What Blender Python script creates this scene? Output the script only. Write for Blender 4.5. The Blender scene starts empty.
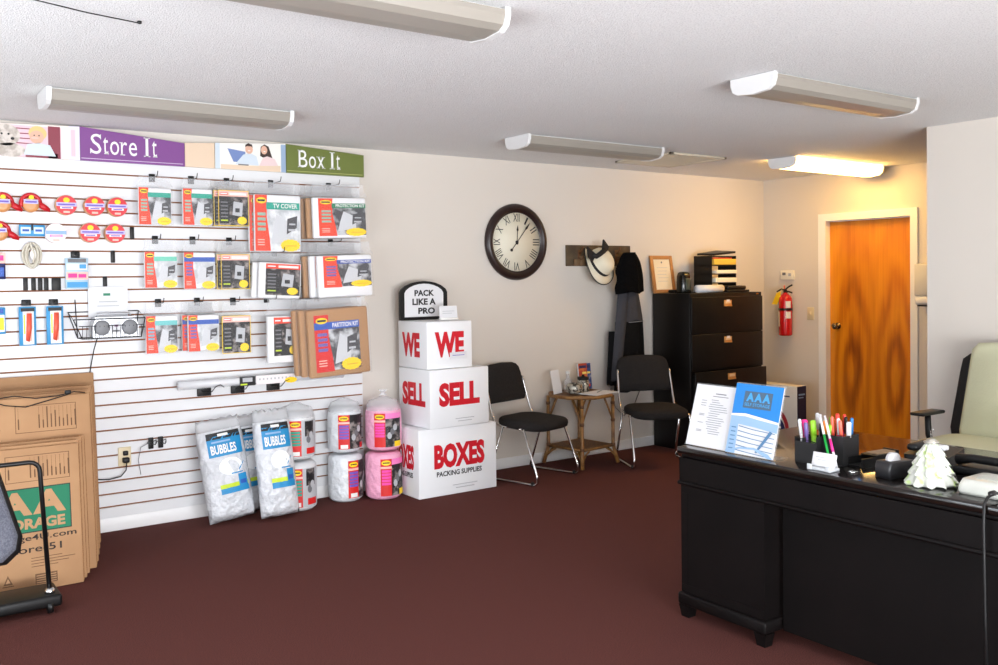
import bpy, bmesh, math, random
from mathutils import Matrix, Vector
random.seed(7)
PI = math.pi
SC = bpy.context.scene
COL = SC.collection

# ------------------------------------------------------------------ materials
def lin(c):
    c = c / 255.0
    return c / 12.92 if c <= 0.04045 else ((c + 0.055) / 1.055) ** 2.4
def rgb(c): return (lin(c[0]), lin(c[1]), lin(c[2]), 1.0)
MATS = {}
def M(name, col=(200, 200, 200), rough=0.55, metal=0.0, spec=0.5, noise=None, bump=None, emit=None, coat=0.0, alpha=1.0):
    if name in MATS: return MATS[name]
    m = bpy.data.materials.new(name); m.use_nodes = True
    nt = m.node_tree; b = nt.nodes['Principled BSDF']
    b.inputs['Base Color'].default_value = rgb(col)
    b.inputs['Roughness'].default_value = rough
    b.inputs['Metallic'].default_value = metal
    b.inputs['Specular IOR Level'].default_value = spec
    b.inputs['Coat Weight'].default_value = coat
    b.inputs['Alpha'].default_value = alpha
    tc = nt.nodes.new('ShaderNodeTexCoord')
    if noise:                                   # (scale, second colour, low, high)
        n = nt.nodes.new('ShaderNodeTexNoise'); n.inputs['Scale'].default_value = noise[0]; n.inputs['Detail'].default_value = 6
        r = nt.nodes.new('ShaderNodeValToRGB')
        r.color_ramp.elements[0].position = noise[2]; r.color_ramp.elements[1].position = noise[3]
        r.color_ramp.elements[0].color = rgb(col); r.color_ramp.elements[1].color = rgb(noise[1])
        nt.links.new(tc.outputs['Object'], n.inputs['Vector']); nt.links.new(n.outputs['Fac'], r.inputs['Fac'])
        nt.links.new(r.outputs['Color'], b.inputs['Base Color'])
    if bump:                                    # (scale, strength, distance)
        n = nt.nodes.new('ShaderNodeTexNoise'); n.inputs['Scale'].default_value = bump[0]; n.inputs['Detail'].default_value = 4
        bp = nt.nodes.new('ShaderNodeBump'); bp.inputs['Strength'].default_value = bump[1]; bp.inputs['Distance'].default_value = bump[2]
        nt.links.new(tc.outputs['Object'], n.inputs['Vector']); nt.links.new(n.outputs['Fac'], bp.inputs['Height'])
        nt.links.new(bp.outputs['Normal'], b.inputs['Normal'])
    if emit:
        b.inputs['Emission Color'].default_value = rgb(emit[0]); b.inputs['Emission Strength'].default_value = emit[1]
    MATS[name] = m
    return m
def clear(name, tint=(255, 255, 255), mix=0.14, rough=0.12):
    if name in MATS: return MATS[name]
    m = bpy.data.materials.new(name); m.use_nodes = True; nt = m.node_tree
    for n in list(nt.nodes): nt.nodes.remove(n)
    o = nt.nodes.new('ShaderNodeOutputMaterial'); t = nt.nodes.new('ShaderNodeBsdfTransparent'); t.inputs[0].default_value = rgb(tint)
    g = nt.nodes.new('ShaderNodeBsdfPrincipled'); g.inputs['Base Color'].default_value = rgb((240, 242, 245)); g.inputs['Roughness'].default_value = rough
    x = nt.nodes.new('ShaderNodeMixShader'); x.inputs[0].default_value = mix
    nt.links.new(t.outputs[0], x.inputs[1]); nt.links.new(g.outputs[0], x.inputs[2]); nt.links.new(x.outputs[0], o.inputs[0])
    MATS[name] = m
    return m
def door_wood():
    m = M('door_veneer', (196, 128, 40), 0.32, coat=0.15)
    nt = m.node_tree; b = nt.nodes['Principled BSDF']; N = nt.nodes.new; L = nt.links.new
    tc = N('ShaderNodeTexCoord'); sp = N('ShaderNodeSeparateXYZ'); L(tc.outputs['Object'], sp.inputs[0])
    def mth(op, a, bb=None):
        n = N('ShaderNodeMath'); n.operation = op
        for i, v in enumerate((a, bb)):
            if v is None: continue
            if isinstance(v, (int, float)): n.inputs[i].default_value = v
            else: L(v, n.inputs[i])
        return n.outputs[0]
    # book-matched halves: distance from the oval hearts in the lower part of each leaf
    y = mth('SUBTRACT', mth('ABSOLUTE', mth('ADD', sp.outputs['Y'], 0.02)), 0.215)
    z = mth('SUBTRACT', sp.outputs['Z'], 0.62)
    zs = mth('MULTIPLY', z, 0.22)
    r = mth('SQRT', mth('ADD', mth('MULTIPLY', y, y), mth('MULTIPLY', zs, zs)))
    nz = N('ShaderNodeTexNoise'); nz.inputs['Scale'].default_value = 1.0; nz.inputs['Detail'].default_value = 5
    mp = N('ShaderNodeMapping'); mp.inputs['Scale'].default_value = (9, 9, 1.6); L(tc.outputs['Object'], mp.inputs[0]); L(mp.outputs[0], nz.inputs['Vector'])
    ph = mth('ADD', mth('MULTIPLY', r, 62.0), mth('MULTIPLY', nz.outputs['Fac'], 7.0))
    w = mth('ADD', mth('MULTIPLY', mth('SINE', ph), 0.5), 0.5)
    fade = mth('MAXIMUM', mth('SUBTRACT', 1.0, mth('MULTIPLY', r, 3.2)), 0.18)
    w2 = mth('MULTIPLY', w, fade)
    fg = N('ShaderNodeTexNoise'); fg.inputs['Scale'].default_value = 1.0; fg.inputs['Detail'].default_value = 8
    mp2 = N('ShaderNodeMapping'); mp2.inputs['Scale'].default_value = (70, 70, 1.2); L(tc.outputs['Object'], mp2.inputs[0]); L(mp2.outputs[0], fg.inputs['Vector'])
    bd = N('ShaderNodeTexNoise'); bd.inputs['Scale'].default_value = 1.0; bd.inputs['Detail'].default_value = 3
    mp3 = N('ShaderNodeMapping'); mp3.inputs['Scale'].default_value = (7, 7, .5); L(tc.outputs['Object'], mp3.inputs[0]); L(mp3.outputs[0], bd.inputs['Vector'])
    v = mth('ADD', mth('ADD', mth('MULTIPLY', w2, 0.62), mth('MULTIPLY', fg.outputs['Fac'], 0.35)), mth('MULTIPLY', mth('SUBTRACT', bd.outputs['Fac'], .5), 0.7))
    cr = N('ShaderNodeValToRGB'); e = cr.color_ramp.elements
    e[0].position = 0.05; e[0].color = rgb((230, 150, 26)); e[1].position = 0.85; e[1].color = rgb((124, 60, 8))
    k = e.new(0.4); k.color = rgb((204, 118, 12))
    L(v, cr.inputs['Fac']); L(cr.outputs['Color'], b.inputs['Base Color'])
    return m

# ------------------------------------------------------------------ mesh builder
_font = {}
def glyphs(s, bold=0.0):
    key = (s, bold)
    if key not in _font:
        cu = bpy.data.curves.new('lettering', 'FONT'); cu.body = s; cu.size = 1.0; cu.offset = bold; cu.resolution_u = 3
        ob = bpy.data.objects.new('lettering', cu)
        me = ob.to_mesh()
        vs = [v.co.copy() for v in me.vertices]; fs = [list(p.vertices) for p in me.polygons]
        ob.to_mesh_clear(); bpy.data.objects.remove(ob); bpy.data.curves.remove(cu)
        x0 = min(v.x for v in vs); x1 = max(v.x for v in vs); y0 = min(v.y for v in vs); y1 = max(v.y for v in vs)
        _font[key] = ([((v.x - x0) / (x1 - x0), (v.y - y0) / (y1 - y0)) for v in vs], fs)
    return _font[key]

class MB:
    def __init__(s): s.bm = bmesh.new(); s.mats = []
    def mi(s, m):
        if m not in s.mats: s.mats.append(m)
        return s.mats.index(m)
    def _fin(s, faces, mat, smooth=False):
        i = s.mi(mat)
        for f in faces:
            f.material_index = i; f.smooth = smooth
    def face(s, pts, mat, smooth=False):
        try: f = s.bm.faces.new([s.bm.verts.new(p) for p in pts])
        except ValueError: return
        s._fin([f], mat, smooth)
    def box(s, x0, x1, y0, y1, z0, z1, mat, bev=0.0, T=None, seg=2, smooth=False):
        t = bmesh.new(); bmesh.ops.create_cube(t, size=1.0)
        for v in t.verts: v.co = Vector(((x0 + x1) / 2 + v.co.x * (x1 - x0), (y0 + y1) / 2 + v.co.y * (y1 - y0), (z0 + z1) / 2 + v.co.z * (z1 - z0)))
        if bev: bmesh.ops.bevel(t, geom=list(t.edges), offset=min(bev, .49 * min(abs(x1 - x0), abs(y1 - y0), abs(z1 - z0))), segments=seg, affect='EDGES', profile=0.5)
        if T is not None: bmesh.ops.transform(t, matrix=T, verts=t.verts)
        s.merge(t, mat, smooth or bev > 0)
        return s
    def merge(s, t, mat, smooth):
        vm = {}
        for v in t.verts: vm[v] = s.bm.verts.new(v.co)
        fs = []
        for f in t.faces:
            try: fs.append(s.bm.faces.new([vm[v] for v in f.verts]))
            except ValueError: pass
        s._fin(fs, mat, smooth); t.free()
    def tube(s, pts, r, mat, seg=8, closed=False, rad=None):
        pts = [Vector(p) for p in pts]; n = len(pts); rings = []
        up = Vector((0, 0, 1)); prev = None
        for i, p in enumerate(pts):
            if closed: d = pts[(i + 1) % n] - pts[i - 1]
            else: d = (pts[min(i + 1, n - 1)] - pts[max(i - 1, 0)])
            if d.length < 1e-9: d = Vector((0, 0, 1))
            d.normalize()
            if prev is None:
                a = d.cross(up)
                if a.length < 1e-3: a = d.cross(Vector((1, 0, 0)))
            else:
                a = prev - d * prev.dot(d)
                if a.length < 1e-4: a = d.cross(up)
            a.normalize(); prev = a; b = d.cross(a)
            rr = rad[i] if rad else r
            rings.append([s.bm.verts.new(p + (a * math.cos(2 * PI * k / seg) + b * math.sin(2 * PI * k / seg)) * rr) for k in range(seg)])
        fs = []
        for i in range(n if closed else n - 1):
            A, B = rings[i], rings[(i + 1) % n]
            for k in range(seg):
                try: fs.append(s.bm.faces.new([A[k], A[(k + 1) % seg], B[(k + 1) % seg], B[k]]))
                except ValueError: pass
        if not closed:
            for R in (rings[0][::-1], rings[-1]):
                try: fs.append(s.bm.faces.new(R))
                except ValueError: pass
        s._fin(fs, mat, True)
        return s
    def lathe(s, prof, mat, seg=28, T=None, smooth=True, cap=True):
        T = T or Matrix.Identity(4); rings = []
        for r, z in prof:
            rings.append([s.bm.verts.new(T @ Vector((max(r, 1e-5) * math.cos(2 * PI * k / seg), max(r, 1e-5) * math.sin(2 * PI * k / seg), z))) for k in range(seg)])
        fs = []
        for A, B in zip(rings, rings[1:]):
            for k in range(seg):
                fs.append(s.bm.faces.new([A[k], A[(k + 1) % seg], B[(k + 1) % seg], B[k]]))
        if cap:
            for R in (rings[0][::-1], rings[-1]): fs.append(s.bm.faces.new(R))
        s._fin(fs, mat, smooth)
        return s
    def prism(s, poly, z0, z1, mat, T=None, smooth=False):
        T = T or Matrix.Identity(4)
        a = [s.bm.verts.new(T @ Vector((x, y, z0))) for x, y in poly]; b = [s.bm.verts.new(T @ Vector((x, y, z1))) for x, y in poly]
        n = len(poly); fs = [s.bm.faces.new(a[::-1]), s.bm.faces.new(b)]
        side = [s.bm.faces.new([a[i], a[(i + 1) % n], b[(i + 1) % n], b[i]]) for i in range(n)]
        s._fin(fs, mat); s._fin(side, mat, smooth)
        return s
    def loft(s, rings, mat, cap=True, smooth=True):
        R = [[s.bm.verts.new(p) for p in r] for r in rings]; fs = []
        n = len(R[0])
        for A, B in zip(R, R[1:]):
            for k in range(n): fs.append(s.bm.faces.new([A[k], A[(k + 1) % n], B[(k + 1) % n], B[k]]))
        if cap: fs.append(s.bm.faces.new(R[0][::-1])); fs.append(s.bm.faces.new(R[-1]))
        s._fin(fs, mat, smooth)
        return s
    # flat print on a face: F(x, y, k) gives the 3-D point, k the layer
    def rect(s, F, x0, y0, x1, y1, mat, k=1, n=1, m=1):
        for i in range(n):
            for j in range(m):
                xa, xb = x0 + (x1 - x0) * i / n, x0 + (x1 - x0) * (i + 1) / n; ya, yb = y0 + (y1 - y0) * j / m, y0 + (y1 - y0) * (j + 1) / m
                s.face([F(xa, ya, k), F(xb, ya, k), F(xb, yb, k), F(xa, yb, k)], mat, n * m > 1)
        return s
    def poly(s, F, pts, mat, k=1):
        s.face([F(x, y, k) for x, y in pts], mat); return s
    def oval(s, F, cx, cy, rx, ry, mat, k=1, n=20, spike=0.0):
        return s.poly(F, [(cx + rx * (1 - (spike if i % 2 else 0)) * math.cos(2 * PI * i / n), cy + ry * (1 - (spike if i % 2 else 0)) * math.sin(2 * PI * i / n)) for i in range(n)], mat, k)
    def text(s, F, txt, x0, y0, x1, y1, mat, k=2, bold=0.0):
        vs, fs = glyphs(txt, bold); vv = [s.bm.verts.new(F(x0 + (x1 - x0) * a, y0 + (y1 - y0) * b, k)) for a, b in vs]; out = []
        for f in fs:
            try: out.append(s.bm.faces.new([vv[i] for i in f]))
            except ValueError: pass
        s._fin(out, mat); return s
    def build(s, name, parent=None, loc=None):
        me = bpy.data.meshes.new(name); s.bm.normal_update(); s.bm.to_mesh(me); s.bm.free()
        for m in s.mats: me.materials.append(m)
        o = bpy.data.objects.new(name, me); COL.objects.link(o)
        if parent is not None: o.parent = parent
        if loc is not None: o.location = loc
        return o

def tag(o, label, cat, group=None):
    o['label'] = label; o['category'] = cat
    if group: o['group'] = group
    return o
def thing(name, label, cat, loc=(0, 0, 0), rz=0.0, group=None):
    o = bpy.data.objects.new(name, None); COL.objects.link(o); o.empty_display_size = 0.1
    o.location = loc; o.rotation_euler = (0, 0, rz)
    return tag(o, label, cat, group)
def struct(mb, name):
    o = mb.build(name); o['kind'] = 'structure'; return o
def dup(root, label, loc=None, rz=None):
    c = root.copy(); COL.objects.link(c); c['label'] = label
    if loc is not None: c.location = loc
    if rz is not None: c.rotation_euler = (0, 0, rz)
    for ch in list(root.children):
        d = ch.copy(); COL.objects.link(d); d.parent = c
        for g in list(ch.children):
            e = g.copy(); COL.objects.link(e); e.parent = d
    return c
def front(x0, z0, y, step=0.0005):            # plane facing -Y, x to the right, y up
    return lambda x, yy, k=0: Vector((x0 + x, y - k * step, z0 + yy))
def left_face(y0, z0, x, step=0.0005):        # plane facing -X; running x goes towards -Y
    return lambda a, b, k=0: Vector((x - k * step, y0 - a, z0 + b))
def flat(T, step=0.0005):
    return lambda a, b, k=0: T @ Vector((a, b, k * step))
RX = lambda a: Matrix.Rotation(a, 4, 'X'); RY = lambda a: Matrix.Rotation(a, 4, 'Y'); RZ = lambda a: Matrix.Rotation(a, 4, 'Z')
TR = lambda x, y, z: Matrix.Translation((x, y, z))
def arc(cx, cy, r, a0, a1, n): return [(cx + r * math.cos(a0 + (a1 - a0) * i / n), cy + r * math.sin(a0 + (a1 - a0) * i / n)) for i in range(n + 1)]
def rrect(x0, y0, x1, y1, r, n=5):
    return arc(x1 - r, y0 + r, r, -PI / 2, 0, n) + arc(x1 - r, y1 - r, r, 0, PI / 2, n) + arc(x0 + r, y1 - r, r, PI / 2, PI, n) + arc(x0 + r, y0 + r, r, PI, 1.5 * PI, n)

# palette
white = M('white_paint', (238, 238, 236), 0.45); whiteboard = M('white_board', (226, 227, 229), 0.35); card = M('white_card', (222, 223, 226), 0.55)
black = M('black_plastic', (15, 15, 16), 0.45, spec=.35); blackm = M('black_metal', (14, 14, 15), 0.35, spec=.4); chrome = M('chrome', (215, 215, 215), 0.12, 1.0)
red = M('print_red', (216, 30, 26), 0.5); orange = M('print_orange', (236, 66, 32), 0.5); crimson = M('print_crimson', (196, 16, 40), 0.5); teal = M('print_teal', (30, 160, 138), 0.5)
blue = M('print_blue', (36, 84, 176), 0.5); navy = M('print_navy', (40, 44, 96), 0.5); cyan = M('print_cyan', (22, 136, 192), 0.5); sky = M('print_light_blue', (140, 176, 214), 0.5)
yellow = M('print_yellow', (252, 212, 20), 0.5); ltyel = M('print_pale_yellow', (240, 226, 120), 0.5); green = M('print_green', (26, 128, 92), 0.5); lime = M('print_lime', (196, 220, 40), 0.5)
purple = M('print_violet', (110, 84, 184), 0.5); pink = M('print_pink', (246, 130, 196), 0.5); hotpink = M('print_hot_pink', (238, 40, 140), 0.5)
ink = M('print_black', (26, 26, 28), 0.55); inkgrey = M('print_grey', (112, 112, 116), 0.6); palegrey = M('print_pale_grey', (186, 188, 192), 0.6)
photo = M('print_photo_grey', (70, 70, 74), 0.5, noise=(14, (200, 202, 206), 0.42, 0.6)); photodark = M('print_photo_dark', (24, 22, 24), 0.5, noise=(22, (150, 140, 136), 0.5, 0.66))
rose = M('print_rose', (248, 190, 176), 0.5); plastic = clear('clear_plastic_bag', mix=0.16); film = clear('cloudy_plastic_film', mix=0.34, rough=0.2)
foam = M('white_foam', (238, 238, 240), 0.5, bump=(30, 0.25, 0.01)); foamy = M('yellow_tissue', (238, 200, 50), 0.55); kraft = M('brown_kraft', (178, 134, 92), 0.7)
# ------------------------------------------------------------------ the room
XB, YB, XR, H, XL, YF = -1.7, 5.939, 7.478, 2.454, -1.7, -2.4      # back wall, right wall, ceiling, left and front walls
paint = M('wall_paint', (216, 209, 200), 0.85, bump=(120, 0.06, 0.002))
ceil_m = M('popcorn_ceiling', (236, 236, 236), 0.95, noise=(150, (204, 204, 205), 0.5, 0.7), bump=(170, 0.7, 0.008))
carpet = M('maroon_carpet', (106, 63, 58), 0.97, spec=0.1, noise=(240, (64, 36, 33), 0.42, 0.66), bump=(300, 0.5, 0.004))
trimw = M('trim_white', (240, 240, 240), 0.4)
struct(MB().box(XL - .1, XR + .25, YF - .1, YB + .1, -.1, 0, carpet), 'floor')
struct(MB().box(XL - .1, XR + .25, YF - .1, YB + .1, H, H + .1, ceil_m), 'ceiling')
struct(MB().box(XL - .1, XR + .1, YB, YB + .1, 0, H, paint), 'wall_back')
DY0, DY1, DZ = 4.365, 5.225, 2.012                                   # door opening
w = MB()
w.box(XR, XR + .1, YF, DY0, 0, H, paint).box(XR, XR + .1, DY1, YB, 0, H, paint).box(XR, XR + .1, DY0, DY1, DZ, H, paint)
struct(w, 'wall_right')
struct(MB().box(5.697, 5.82, YF, 3.232, 0, H, paint), 'wall_inner')
# window walls, behind and to the left of the photographer
WL = (0.2, 4.3, 0.55, 2.2)
w = MB(); w.box(XL - .1, XL, YF, WL[0], 0, H, paint).box(XL - .1, XL, WL[1], YB, 0, H, paint).box(XL - .1, XL, WL[0], WL[1], 0, WL[2], paint).box(XL - .1, XL, WL[0], WL[1], WL[3], H, paint)
struct(w, 'wall_left')
WF = (-1.2, 3.4, 0.45, 2.2)
w = MB(); w.box(XL, WF[0], YF - .1, YF, 0, H, paint).box(WF[1], XR, YF - .1, YF, 0, H, paint).box(WF[0], WF[1], YF - .1, YF, 0, WF[2], paint).box(WF[0], WF[1], YF - .1, YF, WF[3], H, paint)
struct(w, 'wall_front')
pane = clear('window_glass', mix=0.05, rough=0.02)
def window(name, along, a0, a1, z0, z1, at, n):
    f = MB(); g = MB()
    def b(mb, p0, p1, q0, q1, d, mat):
        if along == 'y': mb.box(at - d, at + d, p0, p1, q0, q1, mat)
        else: mb.box(p0, p1, at - d, at + d, q0, q1, mat)
    for k in range(n + 1):
        c = a0 + .03 + (a1 - a0 - .06) * k / n; b(f, c - .03, c + .03, z0, z1, .04, trimw)
    b(f, a0, a1, z0, z0 + .06, .045, trimw); b(f, a0, a1, z1 - .06, z1, .045, trimw)
    o = struct(f, name); b(g, a0, a1, z0, z1, .004, pane); g.build('window_pane', o)
window('window_1', 'y', WL[0], WL[1], WL[2], WL[3], XL - .05, 3)
window('window_2', 'x', WF[0], WF[1], WF[2], WF[3], YF - .05, 4)
# door and its casing
d = MB().box(-.02, .02, -.425, .425, 0.0, 2.0, door_wood()).build('door_1', None, (XR + .072, 4.795, .006)); d['kind'] = 'structure'
hb = MB(); T = TR(-.02, .345, 1.03) @ RY(-PI / 2)
hb.lathe([(.032, 0), (.032, .006), (.012, .01), (.011, .035), (.026, .042), (.029, .056), (.022, .068), (.001, .07)], M('satin_brass', (120, 104, 80), .25, .9), 20, T)
hb.build('door_handle', d)['label'] = 'round metal door knob'
c = MB(); cw = .066
for y0, y1 in ((DY0 - .045, DY0 + .02), (DY1 - .005, DY1 + .075)): c.box(XR - .018, XR - .0005, y0, y1, 0, DZ, trimw)
c.box(XR - .018, XR - .0005, DY0 - .045, DY1 + .075, DZ, DZ + .068, trimw)
c.box(XR + .0005, XR + .1, DY1 - .002, DY1 + .02, 0, DZ, trimw).box(XR, XR + .1, DY0 - .02, DY0 + .002, 0, DZ, trimw).box(XR, XR + .1, DY0, DY1, DZ - .002, DZ + .02, trimw)
struct(c, 'trim_1')
struct(MB().box(XL, 5.93, YB - .014, YB, 0, .085, trimw, .004).box(6.88, XR, YB - .014, YB, 0, .085, trimw, .004), 'baseboard_back')
struct(MB().box(XR - .014, XR, DY1 + .075, YB, 0, .085, trimw, .004).box(XR - .014, XR, YF, DY0 - .045, 0, .085, trimw, .004), 'baseboard_right')
struct(MB().box(5.683, 5.697, YF, 3.232, 0, .085, trimw, .004).box(5.683, 5.82, 3.232, 3.246, 0, .085, trimw, .004), 'baseboard_inner')

# ------------------------------------------------------------------ ceiling lights
lens = M('light_diffuser', (148, 142, 133), 0.35, bump=(60, .1, .002)); lens_on = M('light_diffuser_lit', (255, 240, 215), .4, emit=((255, 200, 112), 25.0)); capw = M('light_end_cap', (224, 224, 224), .35)
def ceiling_light(label, x0, y0, on=False, L=1.24, W=.25):
    t = thing('ceiling_light', label, 'ceiling light', (x0, y0, H), 0, 'wraparound ceiling lights')
    MB().box(.02, L - .02, .02, W - .02, -.03, -.002, white, .004).build('housing', t)
    prof = [(.0, -.012), (.0, -.03), (.012, -.062), (.04, -.078), (W / 2, -.086), (W - .04, -.078), (W - .012, -.062), (W, -.03), (W, -.012)]
    m = MB(); m.loft([[Vector((x, y, z)) for y, z in prof] for x in (.02, L - .02)], lens_on if on else lens, True, False); m.build('diffuser', t)
    for xx in (0, L - .022):
        m = MB(); m.loft([[Vector((x, W / 2 + (y - W / 2) * 1.03, z * 1.04 - .0005)) for y, z in [(0, -.002)] + prof + [(W, -.002)]] for x in (xx, xx + .022)], capw, True, False); m.build('end_cap', t)
    return t
ceiling_light('unlit wraparound ceiling light above the purple Store It sign', .80, 4.79)
ceiling_light('unlit wraparound ceiling light cut off by the top edge of the photo', .66, 2.58)
ceiling_light('unlit wraparound ceiling light in front of the bare right partition wall', 3.49, 2.71, L=1.21)
ceiling_light('unlit wraparound ceiling light above the wall clock beside the square vent', 3.625, 4.745)
ceiling_light('glowing wraparound ceiling light near the wooden door', 6.12, 4.56, True)
v = thing('ceiling_vent', 'flat square ceiling vent at the far end of the unlit light above the clock', 'vent', (5.09, 4.89, H))
m = MB()
for x0, x1, y0, y1 in ((0, .62, 0, .03), (0, .62, .59, .62), (0, .03, 0, .62), (.59, .62, 0, .62)): m.box(x0, x1, y0, y1, -.018, -.001, M('vent_beige', (206, 196, 176), .5), .003)
m.build('frame', v)
m = MB().box(.03, .59, .03, .59, -.005, -.001, M('vent_dark', (150, 146, 140), .6))
for k in range(18): m.box(.032, .588, .035 + k * .031, .055 + k * .031, -.014, -.006, M('vent_beige'))
m.build('grille', v)
w = MB(); w.tube([(.40, 3.31, H - .006), (.7, 3.395, H - .012), (.885, 3.447, H - .008)], .0022, blackm, 6); w.lathe([(.001, -.012), (.008, -.009), (.008, -.001), (.001, 0)], blackm, 10, TR(.885, 3.447, H))
tag(w.build('ceiling_wire'), 'thin dark wire along the ceiling ending in a black dot', 'wire')

# ------------------------------------------------------------------ slatwall and signs
mdf = M('slat_groove_brown', (140, 88, 54), .8)
SX0, SX1, SY, PITCH, ZG = .567, 3.007, 5.918, .0777, 2.179
s = MB().box(SX0, SX1, 5.930, 5.9385, .085, 2.262, mdf)
zs = [2.265] + [ZG - PITCH * k for k in range(28)]
for a, b in zip(zs, zs[1:]):
    top, bot = a - (.0095 if a < 2.26 else 0), b + .0005
    s.box(SX0, SX1, SY, 5.931, max(bot, .086), top, whiteboard)
tag(s.build('slatwall_panel'), 'white slatwall panel with brown grooves covering the left of the back wall', 'wall panel')
def zrow(k): return ZG - PITCH * k
def serif_word(mb, F, word, x, y, h, mat, k=2):
    W = {'S': .56, 't': .30, 'o': .50, 'r': .36, 'e': .46, ' ': .26, 'I': .38, 'B': .60, 'x': .50}
    for ch in word:
        w = W[ch] * h
        if ch == ' ': x += w; continue
        hh = h if ch in 'SIB' else (.86 * h if ch == 't' else .68 * h)
        if ch == 'I':
            mb.rect(F, x + w * .30, y, x + w * .66, y + h, mat, k)
            for yy in (0, h * .955): mb.rect(F, x + w * .05, y + yy, x + w * .9, y + yy + h * .045, mat, k)
        else:
            mb.text(F, ch, x + .03 * h, y - (.01 * h if ch in 'Soe' else 0), x + w - .03 * h, y + hh, mat, k, .0)
            sv = {'B': ((-.03, .0, .3, .045), (-.03, .955, .3, 1)), 'r': ((-.02, 0, .62, .045), (-.1, .62, .2, .665)), 'x': ((-.05, 0, .36, .04), (.62, 0, 1.05, .04), (-.05, .64, .38, .68), (.62, .64, 1.03, .68)),
                  't': ((.25, 0, .98, .05),), 'S': ((.0, .0, .07, .26), (.86, .74, .93, .99)), 'o': (), 'e': ()}[ch]
            for q in sv: mb.rect(F, x + q[0] * w, y + q[1] * h, x + q[2] * w, y + q[3] * h, mat, k)
        x += w + .03 * h
    return x
def sign(label, name, x0, x1, zl, zr, col, zb=2.247, y=5.893):
    t = thing(name, label, 'sign', (x0, y + .018, zb))
    MB().prism([(0, 0), (x1 - x0, 0), (x1 - x0, zr - zb), (0, zl - zb)], 0, .018, col, RX(PI / 2)).build('sign_panel', t)
    return t, (lambda a, b, k=0: Vector((a, -.018 - k * .0005, b)))
purp = M('sign_purple', (124, 66, 138), .45); olive = M('sign_olive', (104, 116, 52), .45); tan_s = M('sign_tan', (226, 202, 176), .5); cream = M('sign_cream', (240, 230, 222), .5)
lil = M('sign_lilac_white', (226, 222, 236), .5); skin = M('print_skin', (222, 176, 152), .5); hairb = M('print_hair', (58, 40, 34), .5); denim = M('print_denim', (112, 134, 186), .5); maroon = M('print_maroon', (136, 54, 70), .5)
pinks = M('print_wall_pink', (232, 196, 206), .5); teddy = M('print_teddy', (176, 166, 156), .5, noise=(30, (214, 206, 198), .4, .6)); blond = M('print_blond', (224, 196, 130), .5); babyb = M('print_baby_blue', (206, 218, 228), .5)
t, F = sign('photo sign of a small child beside a grey teddy bear at the left edge', 'photo_sign', .567, 1.098, 2.425, 2.443, cream)
m = MB(); m.rect(F, .0, .0, .49, .18, pinks, 1)
for k in range(4): m.rect(F, .22, .075 + k * .028, .36, .081 + k * .028, maroon, 2)
m.rect(F, .42, .0, .485, .186, maroon, 2).rect(F, .30, .0, .47, .028, maroon, 2)
m.oval(F, .20, .12, .075, .062, teddy, 3).oval(F, .22, .035, .08, .04, teddy, 3).oval(F, .145, .165, .022, .018, teddy, 3).oval(F, .235, .1, .01, .008, ink, 4).oval(F, .18, .125, .006, .006, ink, 4).oval(F, .215, .125, .006, .006, ink, 4)
m.oval(F, .365, .14, .048, .042, blond, 4).oval(F, .36, .118, .038, .038, skin, 5).poly(F, [(.29, .012), (.46, .012), (.43, .075), (.37, .085), (.31, .075)], babyb, 5).oval(F, .35, .112, .02, .006, rose, 6)
m.oval(F, .347, .127, .004, .004, ink, 6).oval(F, .372, .127, .004, .004, ink, 6)
m.build('picture', t)
t, F = sign('narrow pink and white end sign left of the Store It sign', 'sign', 1.098, 1.158, 2.443, 2.446, lil)
MB().rect(F, .012, .02, .035, .175, pinks, 1).build('stripe', t)
t, F = sign('purple sign with white Store It lettering', 'sign', 1.160, 1.772, 2.447, 2.393, purp)
m = MB(); serif_word(m, F, 'Store It', .055, .045, .118, white); m.build('lettering', t)['label'] = 'white serif words Store It'
MB().rect(F, .005, .012, .60, .016, M('sign_pale_line', (206, 186, 214), .5)).build('stripe', t)
t, F = sign('plain tan end sign between the Store It sign and the photo of the couple', 'sign', 1.774, 1.962, 2.396, 2.409, tan_s)
t, F = sign('photo sign of a smiling couple in pale shirts between the two word signs', 'photo_sign', 1.966, 2.445, 2.411, 2.440, M('sign_photo_white', (238, 236, 230), .5))
m = MB(); m.rect(F, 0, 0, .03, .165, babyb, 1).rect(F, .445, 0, .479, .185, M('sign_steel', (150, 172, 200), .5), 1)
m.poly(F, [(.08, .135), (.2, .12), (.2, .05), (.12, .05)], denim, 1)
m.poly(F, [(.13, .035), (.29, .035), (.275, .095), (.23, .115), (.185, .1)], babyb, 2).oval(F, .225, .138, .026, .03, skin, 3).poly(F, [(.2, .15), (.2, .165), (.22, .178), (.245, .17), (.25, .15), (.24, .158), (.21, .158)], hairb, 4)
m.poly(F, [(.3, .1), (.305, .16), (.33, .178), (.36, .165), (.385, .09), (.36, .08), (.32, .09)], hairb, 2).oval(F, .328, .14, .022, .028, skin, 3).poly(F, [(.29, .03), (.43, .03), (.40, .085), (.35, .1), (.32, .09)], M('print_blush', (230, 206, 206), .5), 3)
m.poly(F, [(.035, .0), (.44, .0), (.44, .042), (.3, .034), (.2, .03), (.035, .03)], tan_s, 4).rect(F, .15, .03, .22, .038, inkgrey, 5).oval(F, .225, .128, .009, .003, white, 5).oval(F, .33, .13, .008, .003, white, 5)
m.build('picture', t)
t, F = sign('olive green sign with white Box It lettering', 'sign', 2.449, 3.030, 2.440, 2.402, olive)
m = MB(); serif_word(m, F, 'Box It', .085, .042, .118, white); m.build('lettering', t)['label'] = 'white serif words Box It'
MB().rect(F, .005, .012, .57, .016, M('sign_olive_line', (176, 180, 110), .5)).build('stripe', t)
bagfront = clear('thin_clear_film', mix=.045, rough=.06)
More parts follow.
